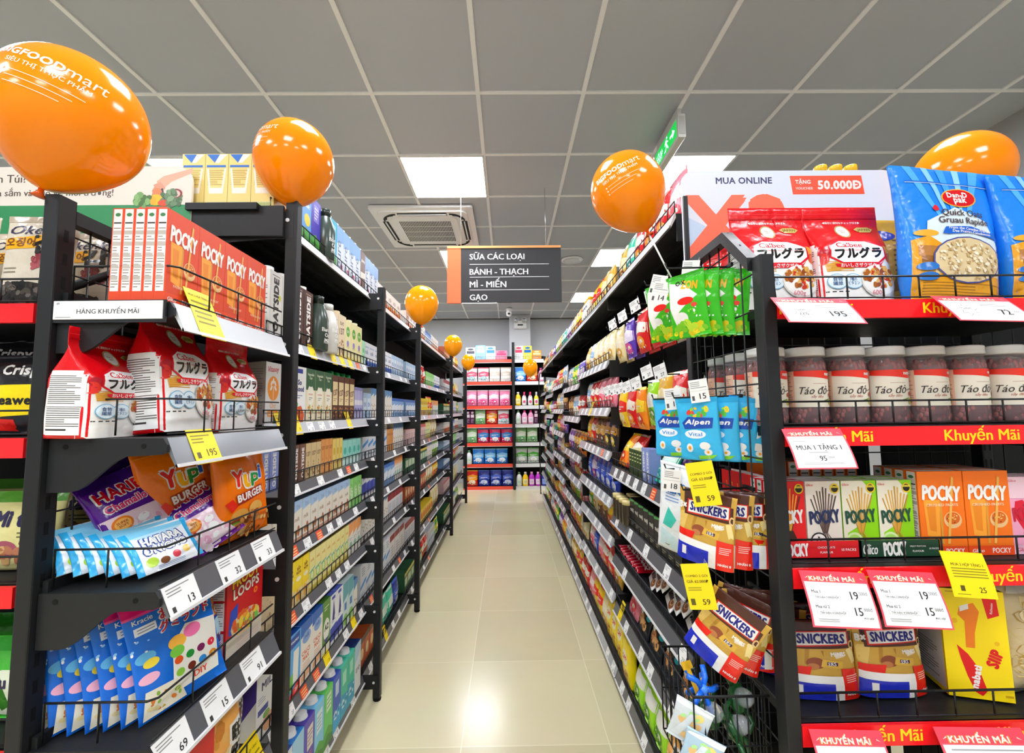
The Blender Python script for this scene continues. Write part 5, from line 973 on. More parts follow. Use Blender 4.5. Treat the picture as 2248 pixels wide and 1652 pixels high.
row(fr, ML[6], w_(6, b), [('casestripe', 6, 'white milk case with blue stripe'), ('casedark', 3, 'white biscuit box with wine red top')])
row(fr, ML[7], w_(7, b), [('casebrown', 5, 'orange brown coffee box'), ('g_teal', 2), ('g_blue', 2), ('g_brown', 1)])
for i, pat in enumerate(['', 'wow.ww', 'wow.w.', 'wo.w.w', 'wow.w.', 'wo.w.w', 'ow.wow', 'wwyww.']): tags(fr, ML[i], 'm', w_(i, b), pat, .1)
far = [[('orbox', 7, 'white box with orange base'), ('caseblue', 4, 'mid blue milk case'), ('orbox', 4, 'white box with orange corner')],
       [('caselb', 8, 'pale blue milk case'), ('g_red', 2), ('greenS', 8, 'small green milk carton'), ('casewb', 4, 'white milk case with blue base')],
       [('caseblue', 7, 'mid blue milk case'), ('corn', 6, 'yellow corn milk carton'), ('g_yellow', 2), ('whiteor', 6, 'white and orange milk carton')],
       [('casepink', 9, 'pink milk case with red top'), ('paleyel', 5, 'pale yellow soy milk carton with green ring'), ('g_cream', 3)],
       [('casegreen', 8, 'green tea box'), ('whitepack', 5, 'small white milk carton'), ('g_lime', 3)],
       [('casebrown', 10, 'orange brown coffee box'), ('g_cream', 3), ('g_orange', 2)],
       [('casered', 6, 'white case with wine red top'), ('caseyellow', 6, 'yellow noodle box'), ('g_cream', 3)],
       [('casegreen', 6, 'green tea box'), ('g_red', 2), ('casestripe', 4, 'white milk case with blue stripe'), ('g_green', 2)]]
for i in range(8):
    row(MF[2], ML[i], w_(i, MB_[2]), far[i])
    row(MF[3], ML[i], w_(i, MB_[3]), far[(i+5) % 8])
    if i: tags(MF[2], ML[i], 'm', w_(i, MB_[2]), 'w.wo.w.w', .12)
# ================================================================ candy side shelves
S0 = 'candy side shelves'
def cput(key, x, y, z, label, **k): return P[key].put(CF.w(x, y, z), k.pop('rz', CF.rz), label, **k)
CN = ['top', 'second', 'third', 'fourth', 'lowest']
for i in range(4):
    for j in range(5):
        P['pk_passion'].put(CF.w(.046+.0845*i, .014+.0212*j, CL[0]+.001), CF.rz, f'orange passion fruit biscuit stick box, {ORD[j]} layer back, {ORD[i]} stack along, top candy side shelf', sc=(1.18, 1.0, 1.24))
for i, (x, y, a, r, s) in enumerate(((.02, .115, .0, .02, .9), (.11, .045, -.02, -.08, 1.2), (.255, .03, -.05, .02, 1.02))):
    cput('calbee', x+.03, y, CL[1]+.001, ['red cereal bag slumped at the back of the second candy side shelf', 'tall red cereal bag leaning at the middle of the second candy side shelf', 'red cereal bag beside the post on the second candy side shelf'][i], rz=CF.rz+a, rx=r, ry=0, sc=(.95, 1, s))
# third: gummies, marshmallows, small cyan packs
for i, (x, y, z, rz, rx, ry) in enumerate(((.315, .012, 0, -.15, -.08, -.04), (.23, .085, .012, -.25, -.12, -.2), (.33, .09, .03, -.1, -.02, .0), (.27, .14, .02, -.2, -.06, .1))):
    cput('yupi', x, y, CL[2]+.003+z, ['orange gummy bag standing in front on the third candy side shelf', 'orange gummy bag behind the purple marshmallow bag', 'orange gummy bag at the back near the milk bay post', 'orange gummy bag half hidden at the back of the third candy side shelf'][i], rz=CF.rz+rz, rx=rx, ry=ry, sc=1.2)
for i, (x, y, z, rz, rx, ry) in enumerate(((.225, .02, -.022, -.3, -.6, -.35), (.13, .10, .012, -.3, -.4, -.3), (.17, .14, .03, -.3, -.3, -.35))):
    cput('haribo_purple', x, y, CL[2]+.003+z, ['purple and pink marshmallow bag lying in front on the third candy side shelf', 'purple marshmallow bag in the shade behind the cyan packs', 'purple marshmallow bag at the very back of the pile'][i], rz=CF.rz+rz, rx=rx, ry=ry)
for i in range(6):
    cput('cyan', .085-.006*i, .03+.024*i, CL[2]+.002+.003*i, f'white and cyan candy pack, {ORD[i]} from the front on the third candy side shelf', rz=CF.rz-.42-.03*i, rx=-.7, ry=-.12, sc=.98)
# fourth: blue kits, dark blue bag, cereal boxes
for i in range(7):
    cput('diy', .115-.006*i, .012+.026*i, CL[3]+.002, f'blue candy kit bag, {ORD[i]} from the front on the fourth candy side shelf', rz=CF.rz-.4-.03*i, rx=-.22, ry=-.1, sc=(1.22, .7, 1.22))
cput('bigbang', .245, .03, CL[3]+.002, 'deep blue candy bag with orange burst beside the red cereal box', rz=CF.rz+.05, rx=-.25, ry=-.1)
cput('kellogg', .335, .035, CL[3]+.001, 'red cereal box with nutrition panel on the fourth candy side shelf', rz=CF.rz)
cput('kellogg', .30, .105, CL[3]+.001, 'red cereal box standing behind the other on the fourth candy side shelf', rz=CF.rz)
# lowest
cput('redbox', .12, .02, CL[4]+.001, 'red biscuit box on the lowest candy side shelf', rz=CF.rz, sc=(1.2, 1, 1.05))
cput('bread', .275, .02, CL[4]+.002, 'orange rice cracker bag on the lowest candy side shelf', rz=CF.rz, rx=-.08)
cput('bread', .35, .06, CL[4]+.002, 'orange rice cracker bag behind the first, by the milk bay post', rz=CF.rz+.05, rx=-.05)
for key, x, z, lab in (('tc_combo', .085, 0, 'yellow combo tag under the orange biscuit stick boxes'), ('tc_195', .09, 1, 'yellow price tag 195 under the red cereal bags'), ('tc_13', .045, 2, 'white price tag 13 under the cyan candy packs'), ('tc_32', .19, 2, 'white price tag 32 under the purple marshmallow bag'), ('tc_33', .318, 2, 'white price tag 33 under the orange gummy bag'), ('tc_69', .04, 3, 'white price tag 69 under the blue candy kits'), ('tc_15', .16, 3, 'white price tag 15 under the deep blue candy bag'), ('tc_91', .29, 3, 'white price tag 91 under the red cereal box'), ('tc_combo', .33, 4, 'yellow promotion tag under the orange rice crackers')):
    cput(key, x, 0, CL[z], lab)
# white name strip on the near end of the top shelf
mb = MB(); mb.box(-.83, -.632, .795, .797, 1.528, 1.562, M('f4f4f2'))
S = flat((-.83, .795, 1.528)); draw(mb, S, .198, .034, [('t', '4a4a4a', 'HÀNG KHUYẾN MÃI', .5, .5, .57, None), ('t', '4a4a4a', '69', .04, .86, .025, None), ('l', '8a8a8a', .02, .16, .06, .16, 1)])
mb.box(-.835, -.628, .797, .801, 1.522, 1.564, M('26272a', 'gloss'))
tag(mb.build('name_strip'), 'white shelf strip lettered for promotion goods on the top candy side shelf', 'sign')
# ================================================================ seaweed stand
for i in range(3):
    P['seaweed'].put((-.955-.165*i, .86, STL[0]+.002), .06-.05*i, f'beige seaweed pack, {ORD[i]} away from the candy shelves on the seaweed stand', rx=-.08)
for i in range(3):
    P['seaweed'].put((-.94-.15*i, .95, STL[0]+.002), .03, f'beige seaweed pack, {ORD[i]} in the row behind on the seaweed stand', rx=-.05)
for i in range(3): P['blackyel'].put((-.96-.14*i, .86, STL[1]+.002), .1, f'black and yellow seaweed pack, {ORD[i]} on the second shelf of the seaweed stand', rx=-.1)
for i in range(3): P['blackyel'].put((-.93-.14*i, .93, STL[1]+.045), .05, f'black and yellow seaweed pack, {ORD[i]} in the row behind, seaweed stand', rx=-.1)
for i in range(3):
    for j in range(2): P['mitao'].put((-.955-.145*i, .87+.1*j, STL[2]+.002+.01*j), .05, f'pale yellow noodle snack bag, {ORD[i]} across, {"front" if j == 0 else "back"} row of the seaweed stand', rx=-.1)
for i in range(3):
    for j in range(2): P['greenveg'].put((-.955-.145*i, .87+.1*j, STL[3]+.002), .05, f'green vegetable snack bag, {ORD[i]} across, {"front" if j == 0 else "back"} row of the seaweed stand', rx=-.1)
for i in range(4): P['g_brown'].put((-.95-.14*i, .9, STL[4]+.002), 0, f'brown snack bag, {ORD[i]} across the low shelf of the seaweed stand', rx=-.1)
# board above the seaweed stand
bd = thing('promo_board', 'cream and green board with a hand lifting a shopping bag of vegetables', 'board', (-.915, 1.236, 1.60))
mb = MB(); Wb, Hb = .80, .478
def rcorner(x0, x1, z0, z1, r, n=6):
    pts = [(x0, z0), (x1, z0)]
    for cx, a0 in ((x1-r, 0), (x0+r, 90)):
        for i in range(n+1): t = R(a0+90*i/n); pts.append((cx+r*math.cos(t), z1-r+r*math.sin(t)))
    return pts
mb.prism(rcorner(-Wb, 0, 0, Hb, .05), 0, .008, 'y', M('efe7da'))
S = flat((-Wb, 0, 0))
draw(mb, S, Wb, Hb, [('r', '2f8a56', 0, 1, 0, .755), ('t', '55463c', 'Quên Túi?', .31, .92, .18, None, {'bold': .012}), ('t', '55463c', 'Cùng nhau mua sắm và bảo vệ môi trường!', .407, .835, .62, None, {'bold': .012}),
    ('p', 'e8b49a', [(.87, .90), (.895, .935), (1, .985), (1, .955), (.925, .90), (.90, .86)]), ('p', 'dca086', [(.86, .88), (.885, .9), (.905, .86), (.89, .83), (.87, .85)]), ('p', 'd8987e', [(.865, .87), (.855, .84), (.862, .835), (.875, .86)]),
    ('p', '2a2f45', [(.838, .76), (.852, .755), (.88, .85), (.872, .86)]), ('p', '2a2f45', [(.898, .755), (.91, .76), (.895, .86), (.885, .85)]), ('e', 'e08a5a', .876, .83, .018, .03), ('e', 'efc12a', .872, .785, .026, .035), ('e', 'e0b020', .862, .78, .012, .028),
    ('b', ['5f8a4a', '7aa464', '4a7038', '8ab876'], .822, .785, .026, .035, 34, .012), ('b', ['6a8a66', '86a680', '4f6e4c'], .928, .79, .036, .05, 44, .012), ('e', '8a2a2a', .945, .825, .022, .03), ('e', 'e8c8c0', .944, .823, .016, .022), ('e', 'd8502a', .9, .765, .02, .02),
    ('p', 'ea5a3a', [(.815, .742), (.925, .742), (.945, .4), (.8, .4)]), ('r', 'd84a2e', .82, .94, .5, .51)])
mb.build('panel', bd)
mb = MB(); mb.box(-.79, -.775, .009, .02, -.05, .4, BLACK); mb.box(-.05, -.035, .009, .02, -.05, .4, BLACK); mb.build('bracket', bd)
for i, x in enumerate((-1.19, -1.125)): P['greencarton'].put((x, 1.262, 1.955), .35, f'green gable top carton peeping over the board, {ORD[i]} along', sc=(1, 1, 1.0))
mb = MB(); mb.box(-1.6, -.97, 1.255, 1.5, 1.93, 1.953, BLACK); mb.box(-1.58, -1.55, 1.3, 1.33, 0, 1.93, BLACK); mb.box(-1.02, -.99, 1.3, 1.33, 0, 1.93, BLACK); mb.box(-1.6, -.975, 1.42, 1.43, .1, 1.93, BLK2)
tag(mb.build('shelving_bay'), 'black back shelf carrying the green cartons behind the seaweed stand', 'shelving')
# ================================================================ sale stand goods
def put(key, x, y, z, label, rz=0, **k): return P[key].put((x, y, z+.001), rz, label, **k)
for i, x in enumerate((.608, .782)): put('calbee', x, .935, STL[0], f'red cereal bag facing out on the sale stand, {"beside the mesh" if i == 0 else "beside the blue oats"}', rx=-.05, sc=(1.1, .8, 1.13))
put('calbee', .565, 1.04, STL[0], 'red cereal bag turned sideways behind the mesh of the sale stand', rz=R(-70), rx=.05)
put('calbee', .585, 1.13, STL[0], 'red cereal bag with folded top at the back behind the mesh', rz=R(-40), ry=-.1, sc=(1, 1, 1.05))
for i, x in enumerate((.955, 1.165)): put('oats', x, .875, STL[0], 'blue quick oats bag beside the red cereal bags' if i == 0 else 'blue quick oats bag cut by the end of the sale stand', rz=.06, ry=.06 if i == 0 else .04, rx=-.03, sc=1.07 if i == 0 else 1.0)
bag('goldbag', 'oats_bag', 'oats bag', .16, .24, .06, 'c79a34', [('p', '8a6420', [(.5, .2), (1, .3), (1, .9), (.7, .8)]), ('l', '6a4a14', .55, .95, .35, .8, 8), ('e', '2a3a9a', .35, .82, .25, .06)], shape='pouch', wr=.006, seed=81)
put('goldbag', .83, 1.06, STL[0]+.005, 'gold oats bag behind the second red cereal bag', rz=.15); put('goldbag', .94, 1.04, STL[0]+.02, 'gold oats bag tucked behind the blue oats', rz=-.1, ry=.1)
JX = [.56+.0863*i for i in range(8)]
for i, x in enumerate(JX):
    for j in range(3 if i < 2 else 2):
        put('jar', x, .94+.089*j, STL[1], f'red date jar with white lid, {ORD[i]} across, {ORD[j]} row back, sale stand', rz=JIT.uniform(-.25, .1)-.02*i, sc=(1.02, 1.02, 1.06))
x = .531
for k, n, d in (('pk_red', 1, 'red chocolate biscuit stick box'), ('pk_white', 1, 'white cookies biscuit stick box'), ('pk_green', 2, 'green matcha biscuit stick box')):
    for i in range(n):
        for j in range(3): put(k, x+.0355, .90+.024*j, STL[2]+.002, f'{d}{"" if n == 1 else ", first of two" if i == 0 else ", second of two"}, {ORD[j]} layer back, sale stand')
        x += .0738
x += .004
for i in range(2):
    for j in range(4): put('pk_orange', x+.048, .895+.027*j, STL[2], f'orange crushed fruits biscuit stick box, {ORD[i]} stack, {ORD[j]} layer back, sale stand', sc=(1.3, 1.2, 1.13))
    x += .0945
for i in range(2):
    for j in range(2): put('pk_pink', x+.04, .898+.026*j, STL[2], f'pink heart biscuit stick box, {ORD[i]} stack, {ORD[j]} layer back, sale stand', sc=(1.1, 1.1, 1.04))
    x += .082
for i in range(8): put('pk_orange', .63+.028*i, 1.08, STL[2], f'orange biscuit stick box turned edge on, {ORD[i]} in the back row of the sale stand', rz=R(90), sc=(1.1, 1.15, 1.17))
for j in range(5): put('pk_red', .555, .99+.026*j, STL[2], f'red chocolate biscuit stick box, {ORD[j]} behind the mesh of the sale stand', rz=R(-75))
put('tray_red', .62, .889, STL[2], 'red cardboard tray under the chocolate biscuit sticks'); put('tray_green', .782, .889, STL[2], 'dark green cardboard tray under the matcha biscuit sticks')
for i, (x, y, rz, ry) in enumerate(((.625, .9, -.05, 0), (.772, .9, .08, .03), (.56, .99, -.6, 0), (.70, .98, 0, 0), (.575, 1.05, -.8, 0))):
    put('snick', x, y, STL[3], ['brown and gold chocolate pouch beside the post of the sale stand', 'brown and gold chocolate pouch beside the yellow wafer box', 'chocolate pouch behind the mesh on the low shelf', 'chocolate pouch behind the two front pouches', 'chocolate pouch at the back corner by the mesh'][i], rz=rz, ry=ry, rx=-.06, sc=(1.08, 1, .85))
put('nabati', .925, .895, STL[3], 'tall yellow cheese wafer box with red oval', rz=R(-16), rx=-.03)
put('nabati', .98, 1.04, STL[3], 'yellow cheese wafer box standing behind the first', rz=R(-12))
for i, (x, y, z) in enumerate(((1.09, .89, 0), (1.08, .97, .05))): put('clearbag', x, y, STL[3]+z, 'clear bag of golden snacks beside the yellow wafer box' if i == 0 else 'clear bag of golden snacks behind the first', rz=.2, rx=-.1)
for i in range(5): put('g_green' if i % 2 else 'g_lime', .60+.13*i, .88, STL[4], f'green snack bag, {ORD[i]} across the low shelf of the sale stand', rx=-.1)
# promotion cards clipped to the red strips: thin cards that bend outward
def card(name, w, h, ops, x, z, label, tiltx=.5, rz=0, curl=.02, y=.832, band=True, col='f7f7f6', frame='ee5a6a', roll=0):
    def S(u, v, o):
        t = v/h; return Vector((u-w/2, -curl*math.sin((1-t)*1.5)-o, v-h))
    mb = MB(); n = 8
    for o, flip in ((0, False), (-.0008, True)):
        vs = [S(w*i, h*j/n, o) for j in range(n+1) for i in (0, 1)]
        mb.add(vs, [(2*j, 2*j+1, 2*j+3, 2*j+2) if not flip else (2*j, 2*j+2, 2*j+3, 2*j+1) for j in range(n)], M(frame))
    full = ([('r', col, .025, .975, .03, .80)] if band else [('r', col, 0, 1, 0, 1)])
    if band: full += [('r', 'ee4a5c', 0, 1, .82, 1)]+outlined('KHUYẾN MÃI', .46, .885, .68, .115, 'fff4e8', 'e8862a')+[('p', 'f6d8c8', [(.05, .86), (.1, .88), (.1, .9)]), ('p', 'f6d8c8', [(.9, .88), (.95, .86), (.9, .9)])]
    draw(mb, S, w, h, full+ops, .02)
    o = mb.build(name, None, (x, y, z), (-tiltx, roll, rz)); tag(o, label, 'price card'); return o
PR = lambda n, z, s=.16: ('t', '2c2c2c', n, .72, z, None, s, {'bold': .012})
CUR = lambda z: ('t', '9a9a9a', '000đ', .87, z+.02, None, .06)
card('promo_card', .145, .08, [('p', '3a3a3a', star(.27, .42, .135, .085, 9, 1.9)), ('p', 'f7f7f6', star(.27, .42, .127, .078, 9, 1.9)), ('t', '3a3a3a', 'GIẢM', .26, .48, .12, None), ('t', '3a3a3a', '22%', .27, .33, .12, None), PR('195', .34, .2), CUR(.34), ('l', 'a8a8a8', .5, .9, .56, .7, 2)], .587, STL[0]+.002, 'promotion card 195 under the red cereal bags of the sale stand', .66, .0, .006, roll=.03)
card('promo_card', .145, .08, [('p', '3a3a3a', star(.27, .42, .135, .085, 9, 1.9)), ('p', 'f7f7f6', star(.27, .42, .127, .078, 9, 1.9)), ('t', '3a3a3a', 'GIẢM', .26, .48, .12, None), PR('72', .34, .2), CUR(.34), ('l', 'a8a8a8', .5, .9, .56, .7, 2)], .902, STL[0]+.002, 'promotion card 72 under the blue oats', .66, .0, .006, roll=.03)
card('promo_card', .112, .078, [('t', '2c2c2c', 'MUA 1 TẶNG 1', .48, .52, .74, None, {'bold': .015}), ('l', 'a8a8a8', .28, .6, .37, .42, 1), ('t', '2c2c2c', '95', .48, .25, None, .12, {'bold': .012}), ('t', '9a9a9a', '000đ', .62, .27, None, .05), ('l', 'b8b8b8', .08, .3, .65, .69, 1), ('l', 'b8b8b8', .14, .8, .1, .16, 2)], .577, STL[1]-.002, 'promotion card buy one get one under the jars of dates', .25)
PK = [('t', '2c2c2c', 'Mua 1', .16, .63, .13, None), PR('19', .58, .14), ('t', '9a9a9a', '500đ', .86, .62, None, .06), ('r', 'c8c8c8', .1, .5, .5, .57), ('r', 'f7f7f6', .105, .495, .505, .565), ('t', '5a5a5a', 'Tiết kiệm 3.000đ/HỘP', .3, .535, .35, None), ('t', '2c2c2c', 'Mua từ 2', .2, .37, .2, None), PR('15', .3, .14), ('t', '9a9a9a', '000đ', .86, .34, None, .06), ('r', 'c8c8c8', .1, .56, .23, .3), ('r', 'f7f7f6', .105, .555, .235, .295), ('t', '5a5a5a', 'Tiết kiệm 4.500đ/HỘP', .33, .265, .38, None), ('t', '5a5a5a', 'ĐVT: HỘP', .84, .19, .14, None), ('l', 'b8b8b8', .1, .6, .1, .17, 2)]
card('promo_card', .122, .09, PK, .598, STL[2]-.003, 'promotion card 19 and 15 under the chocolate biscuit sticks', .22, roll=.06)
card('promo_card', .122, .09, PK, .722, STL[2]-.003, 'promotion card 19 and 15 under the matcha biscuit sticks', .22, roll=.06, y=.828)
card('promo_card', .13, .11, [('t', '2c2c2c', 'Mua 1 GÓI', .3, .62, .3, None), PR('59', .6, .12), ('t', '9a9a9a', '000đ', .87, .63, None, .05), ('t', '2c2c2c', 'Mua từ 2', .28, .35, .24, None), PR('55', .34, .12)], .603, STL[3]-.003, 'promotion card 59 under the chocolate pouches', .3, roll=.04)
card('promo_card', .16, .12, [('t', '2c2c2c', 'Mua 1 HỘP', .3, .6, .3, None), PR('25', .6, .12), ('t', '9a9a9a', '000đ', .87, .63, None, .05), ('l', 'a8a8a8', .1, .9, .72, .77, 1), PR('19', .3, .12)], .845, STL[3]-.003, 'promotion card 25 under the yellow wafer box', .3, roll=.03)
card('promo_tag', .08, .076, [('t', '5a5010', 'MUA 2 HỘP TẶNG 1', .52, .72, .74, None, {'bold': .02}), ('l', '8a7c1c', .12, .92, .42, .66, 4), ('r', '5a5010', .2, .3, .14, .26), ('t', '3a3408', '25', .7, .18, None, .12, {'bold': .012}), ('l', '8a7c1c', .1, .4, .05, .09, 1)], .84, STL[2]+.03, 'yellow promotion tag 25 under the orange biscuit sticks', .2, 0, .012, .828, False, 'f6dc10', 'e8cc0c', .08)
# board behind the sale stand
bo = thing('promo_board', 'pale blue online shopping board behind the red cereal bags', 'board', (.51, 1.21, 1.71))
mb = MB(); Wb, Hb = .625, .328
mb.prism(rcorner(0, Wb, 0, Hb, .035), 0, .008, 'y', M('dfe9f4'))
draw(mb, flat((0, 0, 0)), Wb, Hb, [('p', 'bfd8ee', [(0, 0), (.16, 0), (.1, .5), (0, .6)]), ('t', '2c2f5e', 'MUA ONLINE', .29, .91, .26, None, {'bold': .025}), ('t', 'f2704e', 'X2', .25, .5, None, .52, {'bold': .035}), ('p', 'f15a3a', [(.505, .95), (.84, .95), (.85, .78), (.515, .78)]), ('t', WH, 'TẶNG', .565, .895, .07, None, {'bold': .03}), ('t', WH, 'VOUCHER', .57, .835, .08, None), ('t', WH, '50.000D', .735, .865, .2, None, {'bold': .04}), ('r', WH, .8, .82, .86, .872)])
mb.build('panel', bo)
mb = MB(); mb.box(.0, .012, -.008, .0, -.2, .25, BLACK); mb.build('bracket', bo)
for i in range(3): P['nuti'].put((.985+.047*i, 1.30, 1.965), .1*i, f'small white yogurt bottle with yellow cap, {ORD[i]} above the online shopping board')
# ================================================================ goods hung on the side mesh of the sale stand
def hook(x0, x1, y, z, label, face=0):
    mb = MB(); mb.tube([(x0, y, z), (x1, y, z), (x1-.012*math.copysign(1, x0-x1), y, z+.012)] if 0 else [(x0, y, z), (x1, y, z-.002), (x1-.004, y, z+.01)], .0022, WIRE, 5); mb.box(x0-.003, x0+.003, y-.02, y+.02, z-.004, z+.004, WIRE)
    tag(mb.build('peg_hook'), label, 'hook')
def ticket(key, w, h, col, ops):
    mb = MB(); S = flat((-w/2, 0, -h)); slab(mb, S, 0, w, 0, h, M(col), .0008); draw(mb, lambda x, z, o: S(x, z, .0009+o), w, h, ops)
    mb.tube([(w*.38, .001, 0), (w*.42, .001, .008), (w*.46, .001, 0)], .0009, clear('e8e8e8', .5), 5); P[key] = Proto('price_ticket', 'price tag', mb, w, .002, h)
def tk(n): return [('l', '8a8a88', .08, .92, .6, .92, 4), ('r', '4a4a48', .08, .22, .1, .3), ('t', '222222', n, .66, .26, None, .24, {'bold': .012}), ('r', 'c8c8c4', 0, 1, .5, .515)]
ticket('tick14', .038, .052, 'efece8', tk('14')); ticket('tick15', .038, .05, 'f0eeea', tk('15')); ticket('tick18', .038, .05, 'f0eeea', tk('18')); ticket('tick27', .05, .045, 'f2f2f0', tk('27'))
ticket('tickyel', .052, .088, 'f2d614', [('t', '6a5c10', 'COMBO 2 GÓI', .5, .74, .8, None, {'bold': .02}), ('t', '6a5c10', 'GIÁ 62.000Đ', .5, .62, .8, None, {'bold': .02}), ('l', '8a7c1c', .1, .9, .4, .5, 2), ('r', '5a5010', .1, .26, .1, .24), ('t', '3a3408', '59', .66, .17, None, .12, {'bold': .012})])
HB = []
for y, z, a in ((.965, 1.672, 'green sweets bags'), (1.10, 1.672, 'far green sweets bags'), (.955, 1.378, 'blue marshmallow bags'), (1.075, 1.378, 'far blue marshmallow bags'), (.925, 1.185, 'upper chocolate pouches'), (.925, .985, 'lower chocolate pouches'), (1.02, 1.215, 'white wafer bag')):
    hook(.503, .365 if 'far' not in a else .36, y, z, f'black peg hook carrying the {a} on the mesh')
RB = R(-52)
for i, (x, y) in enumerate(((.415, .978), (.438, .972), (.462, .968), (.49, .962))):
    P['green'].put((x, y, 1.515), RB+.12*i, f'glossy green sweets bag, {ORD[i]} along its hook on the mesh', ry=.04*i-.04, rx=.08, sc=(.86, .6, .95))
for i, x in enumerate((.395, .42)): P['green'].put((x, 1.085, 1.525), RB-.1, f'glossy green sweets bag, {ORD[i]} on the far hook of the mesh', ry=-.06, rx=.05, sc=(.86, .6, .95))
for i, (x, y) in enumerate(((.42, .965), (.452, .958), (.484, .952), (.512, .94))):
    P['marsh'].put((x, y, 1.238), RB+.18*i, f'sky blue marshmallow bag, {ORD[i]} along its hook on the mesh', rx=.12, ry=-.02+.05*i, sc=(.93, .7, .98))
for i, x in enumerate((.392, .412)): P['marsh'].put((x, 1.06, 1.236), RB-.05, f'sky blue marshmallow bag, {ORD[i]} on the far hook of the mesh', rx=.08)
for k, (z, ry, nm) in enumerate(((1.028, .12, 'upper'), (.835, .5, 'lower'))):
    for i, (x, y) in enumerate(((.40, .93), (.437, .925), (.468, .915), (.492, .905))):
        P['snick'].put((x, y, z), RB+.15+.18*i, f'brown and gold chocolate pouch, {ORD[i]} along the {nm} hook of the mesh', ry=ry*(1-.35*i), rx=.1, sc=(.82, .6, .92))
P['teal'].put((.376, 1.025, 1.02), RB-.1, 'white and teal wafer bag hung beside the chocolate pouches', ry=.12, rx=.05)
for key, x, y, z, r, ry, lab in (('tick14', .437, 1.0, 1.70, -.5, .15, 'white price tag above the green sweets bags, by the mesh peak'), ('tick14', .392, 1.08, 1.69, -.5, .3, 'white price tag upper of the pair beside the green sweets bags'), ('tick14', .375, 1.02, 1.655, -.6, .3, 'white price tag lower of the pair beside the green sweets bags'),
        ('tick15', .385, 1.02, 1.40, -.5, -.1, 'white price tag 15 above the far blue marshmallow bags'), ('tick15', .413, .945, 1.415, -.5, -.12, 'white price tag 15 above the first blue marshmallow bag'), ('tick18', .372, 1.0, 1.215, -.5, .1, 'white price tag above the white wafer bag'),
        ('tickyel', .388, .90, 1.243, -.5, -.18, 'yellow combo tag above the upper chocolate pouches'), ('tickyel', .372, .905, 1.04, -.5, -.18, 'yellow combo tag above the lower chocolate pouches')):
    P[key].put((x, y, z), r, lab, ry=ry)
# toy basket low on the mesh
bk = thing('wire_basket', 'black wire basket of toys low on the mesh of the sale stand', 'basket', (0, 0, 0))
mb = MB()
for z in (.62, .71, .80): mb.tube([(.35, .88, z), (.495, .88, z), (.495, 1.06, z), (.35, 1.06, z)], .003 if z > .79 else .0018, WIRE, 5, True)
for i in range(8):
    t = .35+.145*i/7
    for y in (.88, 1.06): mb.tube([(t, y, .62), (t, y, .80)], .0016, WIRE, 4)
    u = .88+.18*i/7
    for x in (.35, .495): mb.tube([(x, u, .62), (x, u, .80)], .0016, WIRE, 4)
    mb.tube([(t, .88, .62), (t, 1.06, .62)], .0016, WIRE, 4)
mb.build('wire_frame', bk)
def toy_star(c, lab, loc, rot):
    t = thing('toy_flyer', lab, 'toy', loc); t.rotation_euler = rot
    mb = MB()
    for k in range(5):
        a = R(72*k); mb.tube([(0, 0, 0), (.022*math.cos(a), .022*math.sin(a), .004), (.042*math.cos(a+.15), .042*math.sin(a+.15), 0)], .0055, M(c, 'gloss'), 8)
    mb.build('blades', t)
    mb = MB(); mb.ball((0, 0, .003), .009, .009, .008, M('4a8ae8', 'gloss')); mb.build('hub', t)
toy_star('1c6ad8', 'blue plastic propeller toy in the wire basket', (.385, .92, .79), (1.2, .3, .4))
toy_star('1c6ad8', 'blue plastic propeller toy at the back of the basket', (.41, 1.0, .74), (.9, -.2, .9))
for i, (x, y, z, r) in enumerate(((.395, .92, .745, .4), (.44, .915, .72, 1.0), (.465, .94, .76, .2))):
    t = thing('toy_frog', ['dark green leaping frog toy with a yellow lever in the basket', 'dark green frog toy with a clear dome in the basket', 'dark green frog toy against the mesh'][i], 'toy', (x, y, z)); t.rotation_euler = (1.0, .3*i, r)
    mb = MB(); mb.ball((0, 0, 0), .022, .03, .014, M('1d4a24', 'gloss'), 14, 10)
    for s in (-1, 1): mb.tube([(s*.018, -.012, 0), (s*.036, -.03, .004), (s*.028, -.05, 0)], .005, M('1d4a24', 'gloss'), 7); mb.tube([(s*.016, .015, 0), (s*.034, .028, 0)], .005, M('1d4a24', 'gloss'), 7)
    mb.build('body', t)
    mb = MB(); mb.lathe([(.018, .008), (.017, .02), (.011, .031), (.001, .035)], clear('eef4f6', .25, .05), 16); mb.build('dome', t)
    mb = MB(); mb.box(-.004, .004, .0, .085, -.012, -.008, M('e8b83a', 'gloss')); mb.box(-.012, .012, .075, .09, -.012, -.008, M('e8b83a', 'gloss')); mb.build('lever', t)
for i, (x, y, z) in enumerate(((.335, .90, .70), (.345, .88, .655), (.36, .868, .62))):
    bag(f'toypk{i}', 'toy_packet', 'toy packet', .07, .085, .014, ['dfe8ee', 'b8d4e8', 'cfe2ee'][i], [('b', ['f2c88a', '9ad8f0', 'b8e8a0', 'f0e08a'], .5, .5, .32, .3, 9, .13), ('r', 'f4f8fa', 0, 1, .88, 1), ('p', 'eaf2f8', [(.1, .1), (.3, .1), (.6, .8), (.45, .8)])], shape='pillow', wr=.003, seed=90+i)
    P[f'toypk{i}'].put((x, y, z), -.5+.1*i, ['pale grey toy packet hanging over the basket rim', 'light blue toy packet below the basket rim', 'pale blue toy packet at the basket corner'][i], ry=.3, rx=.1)
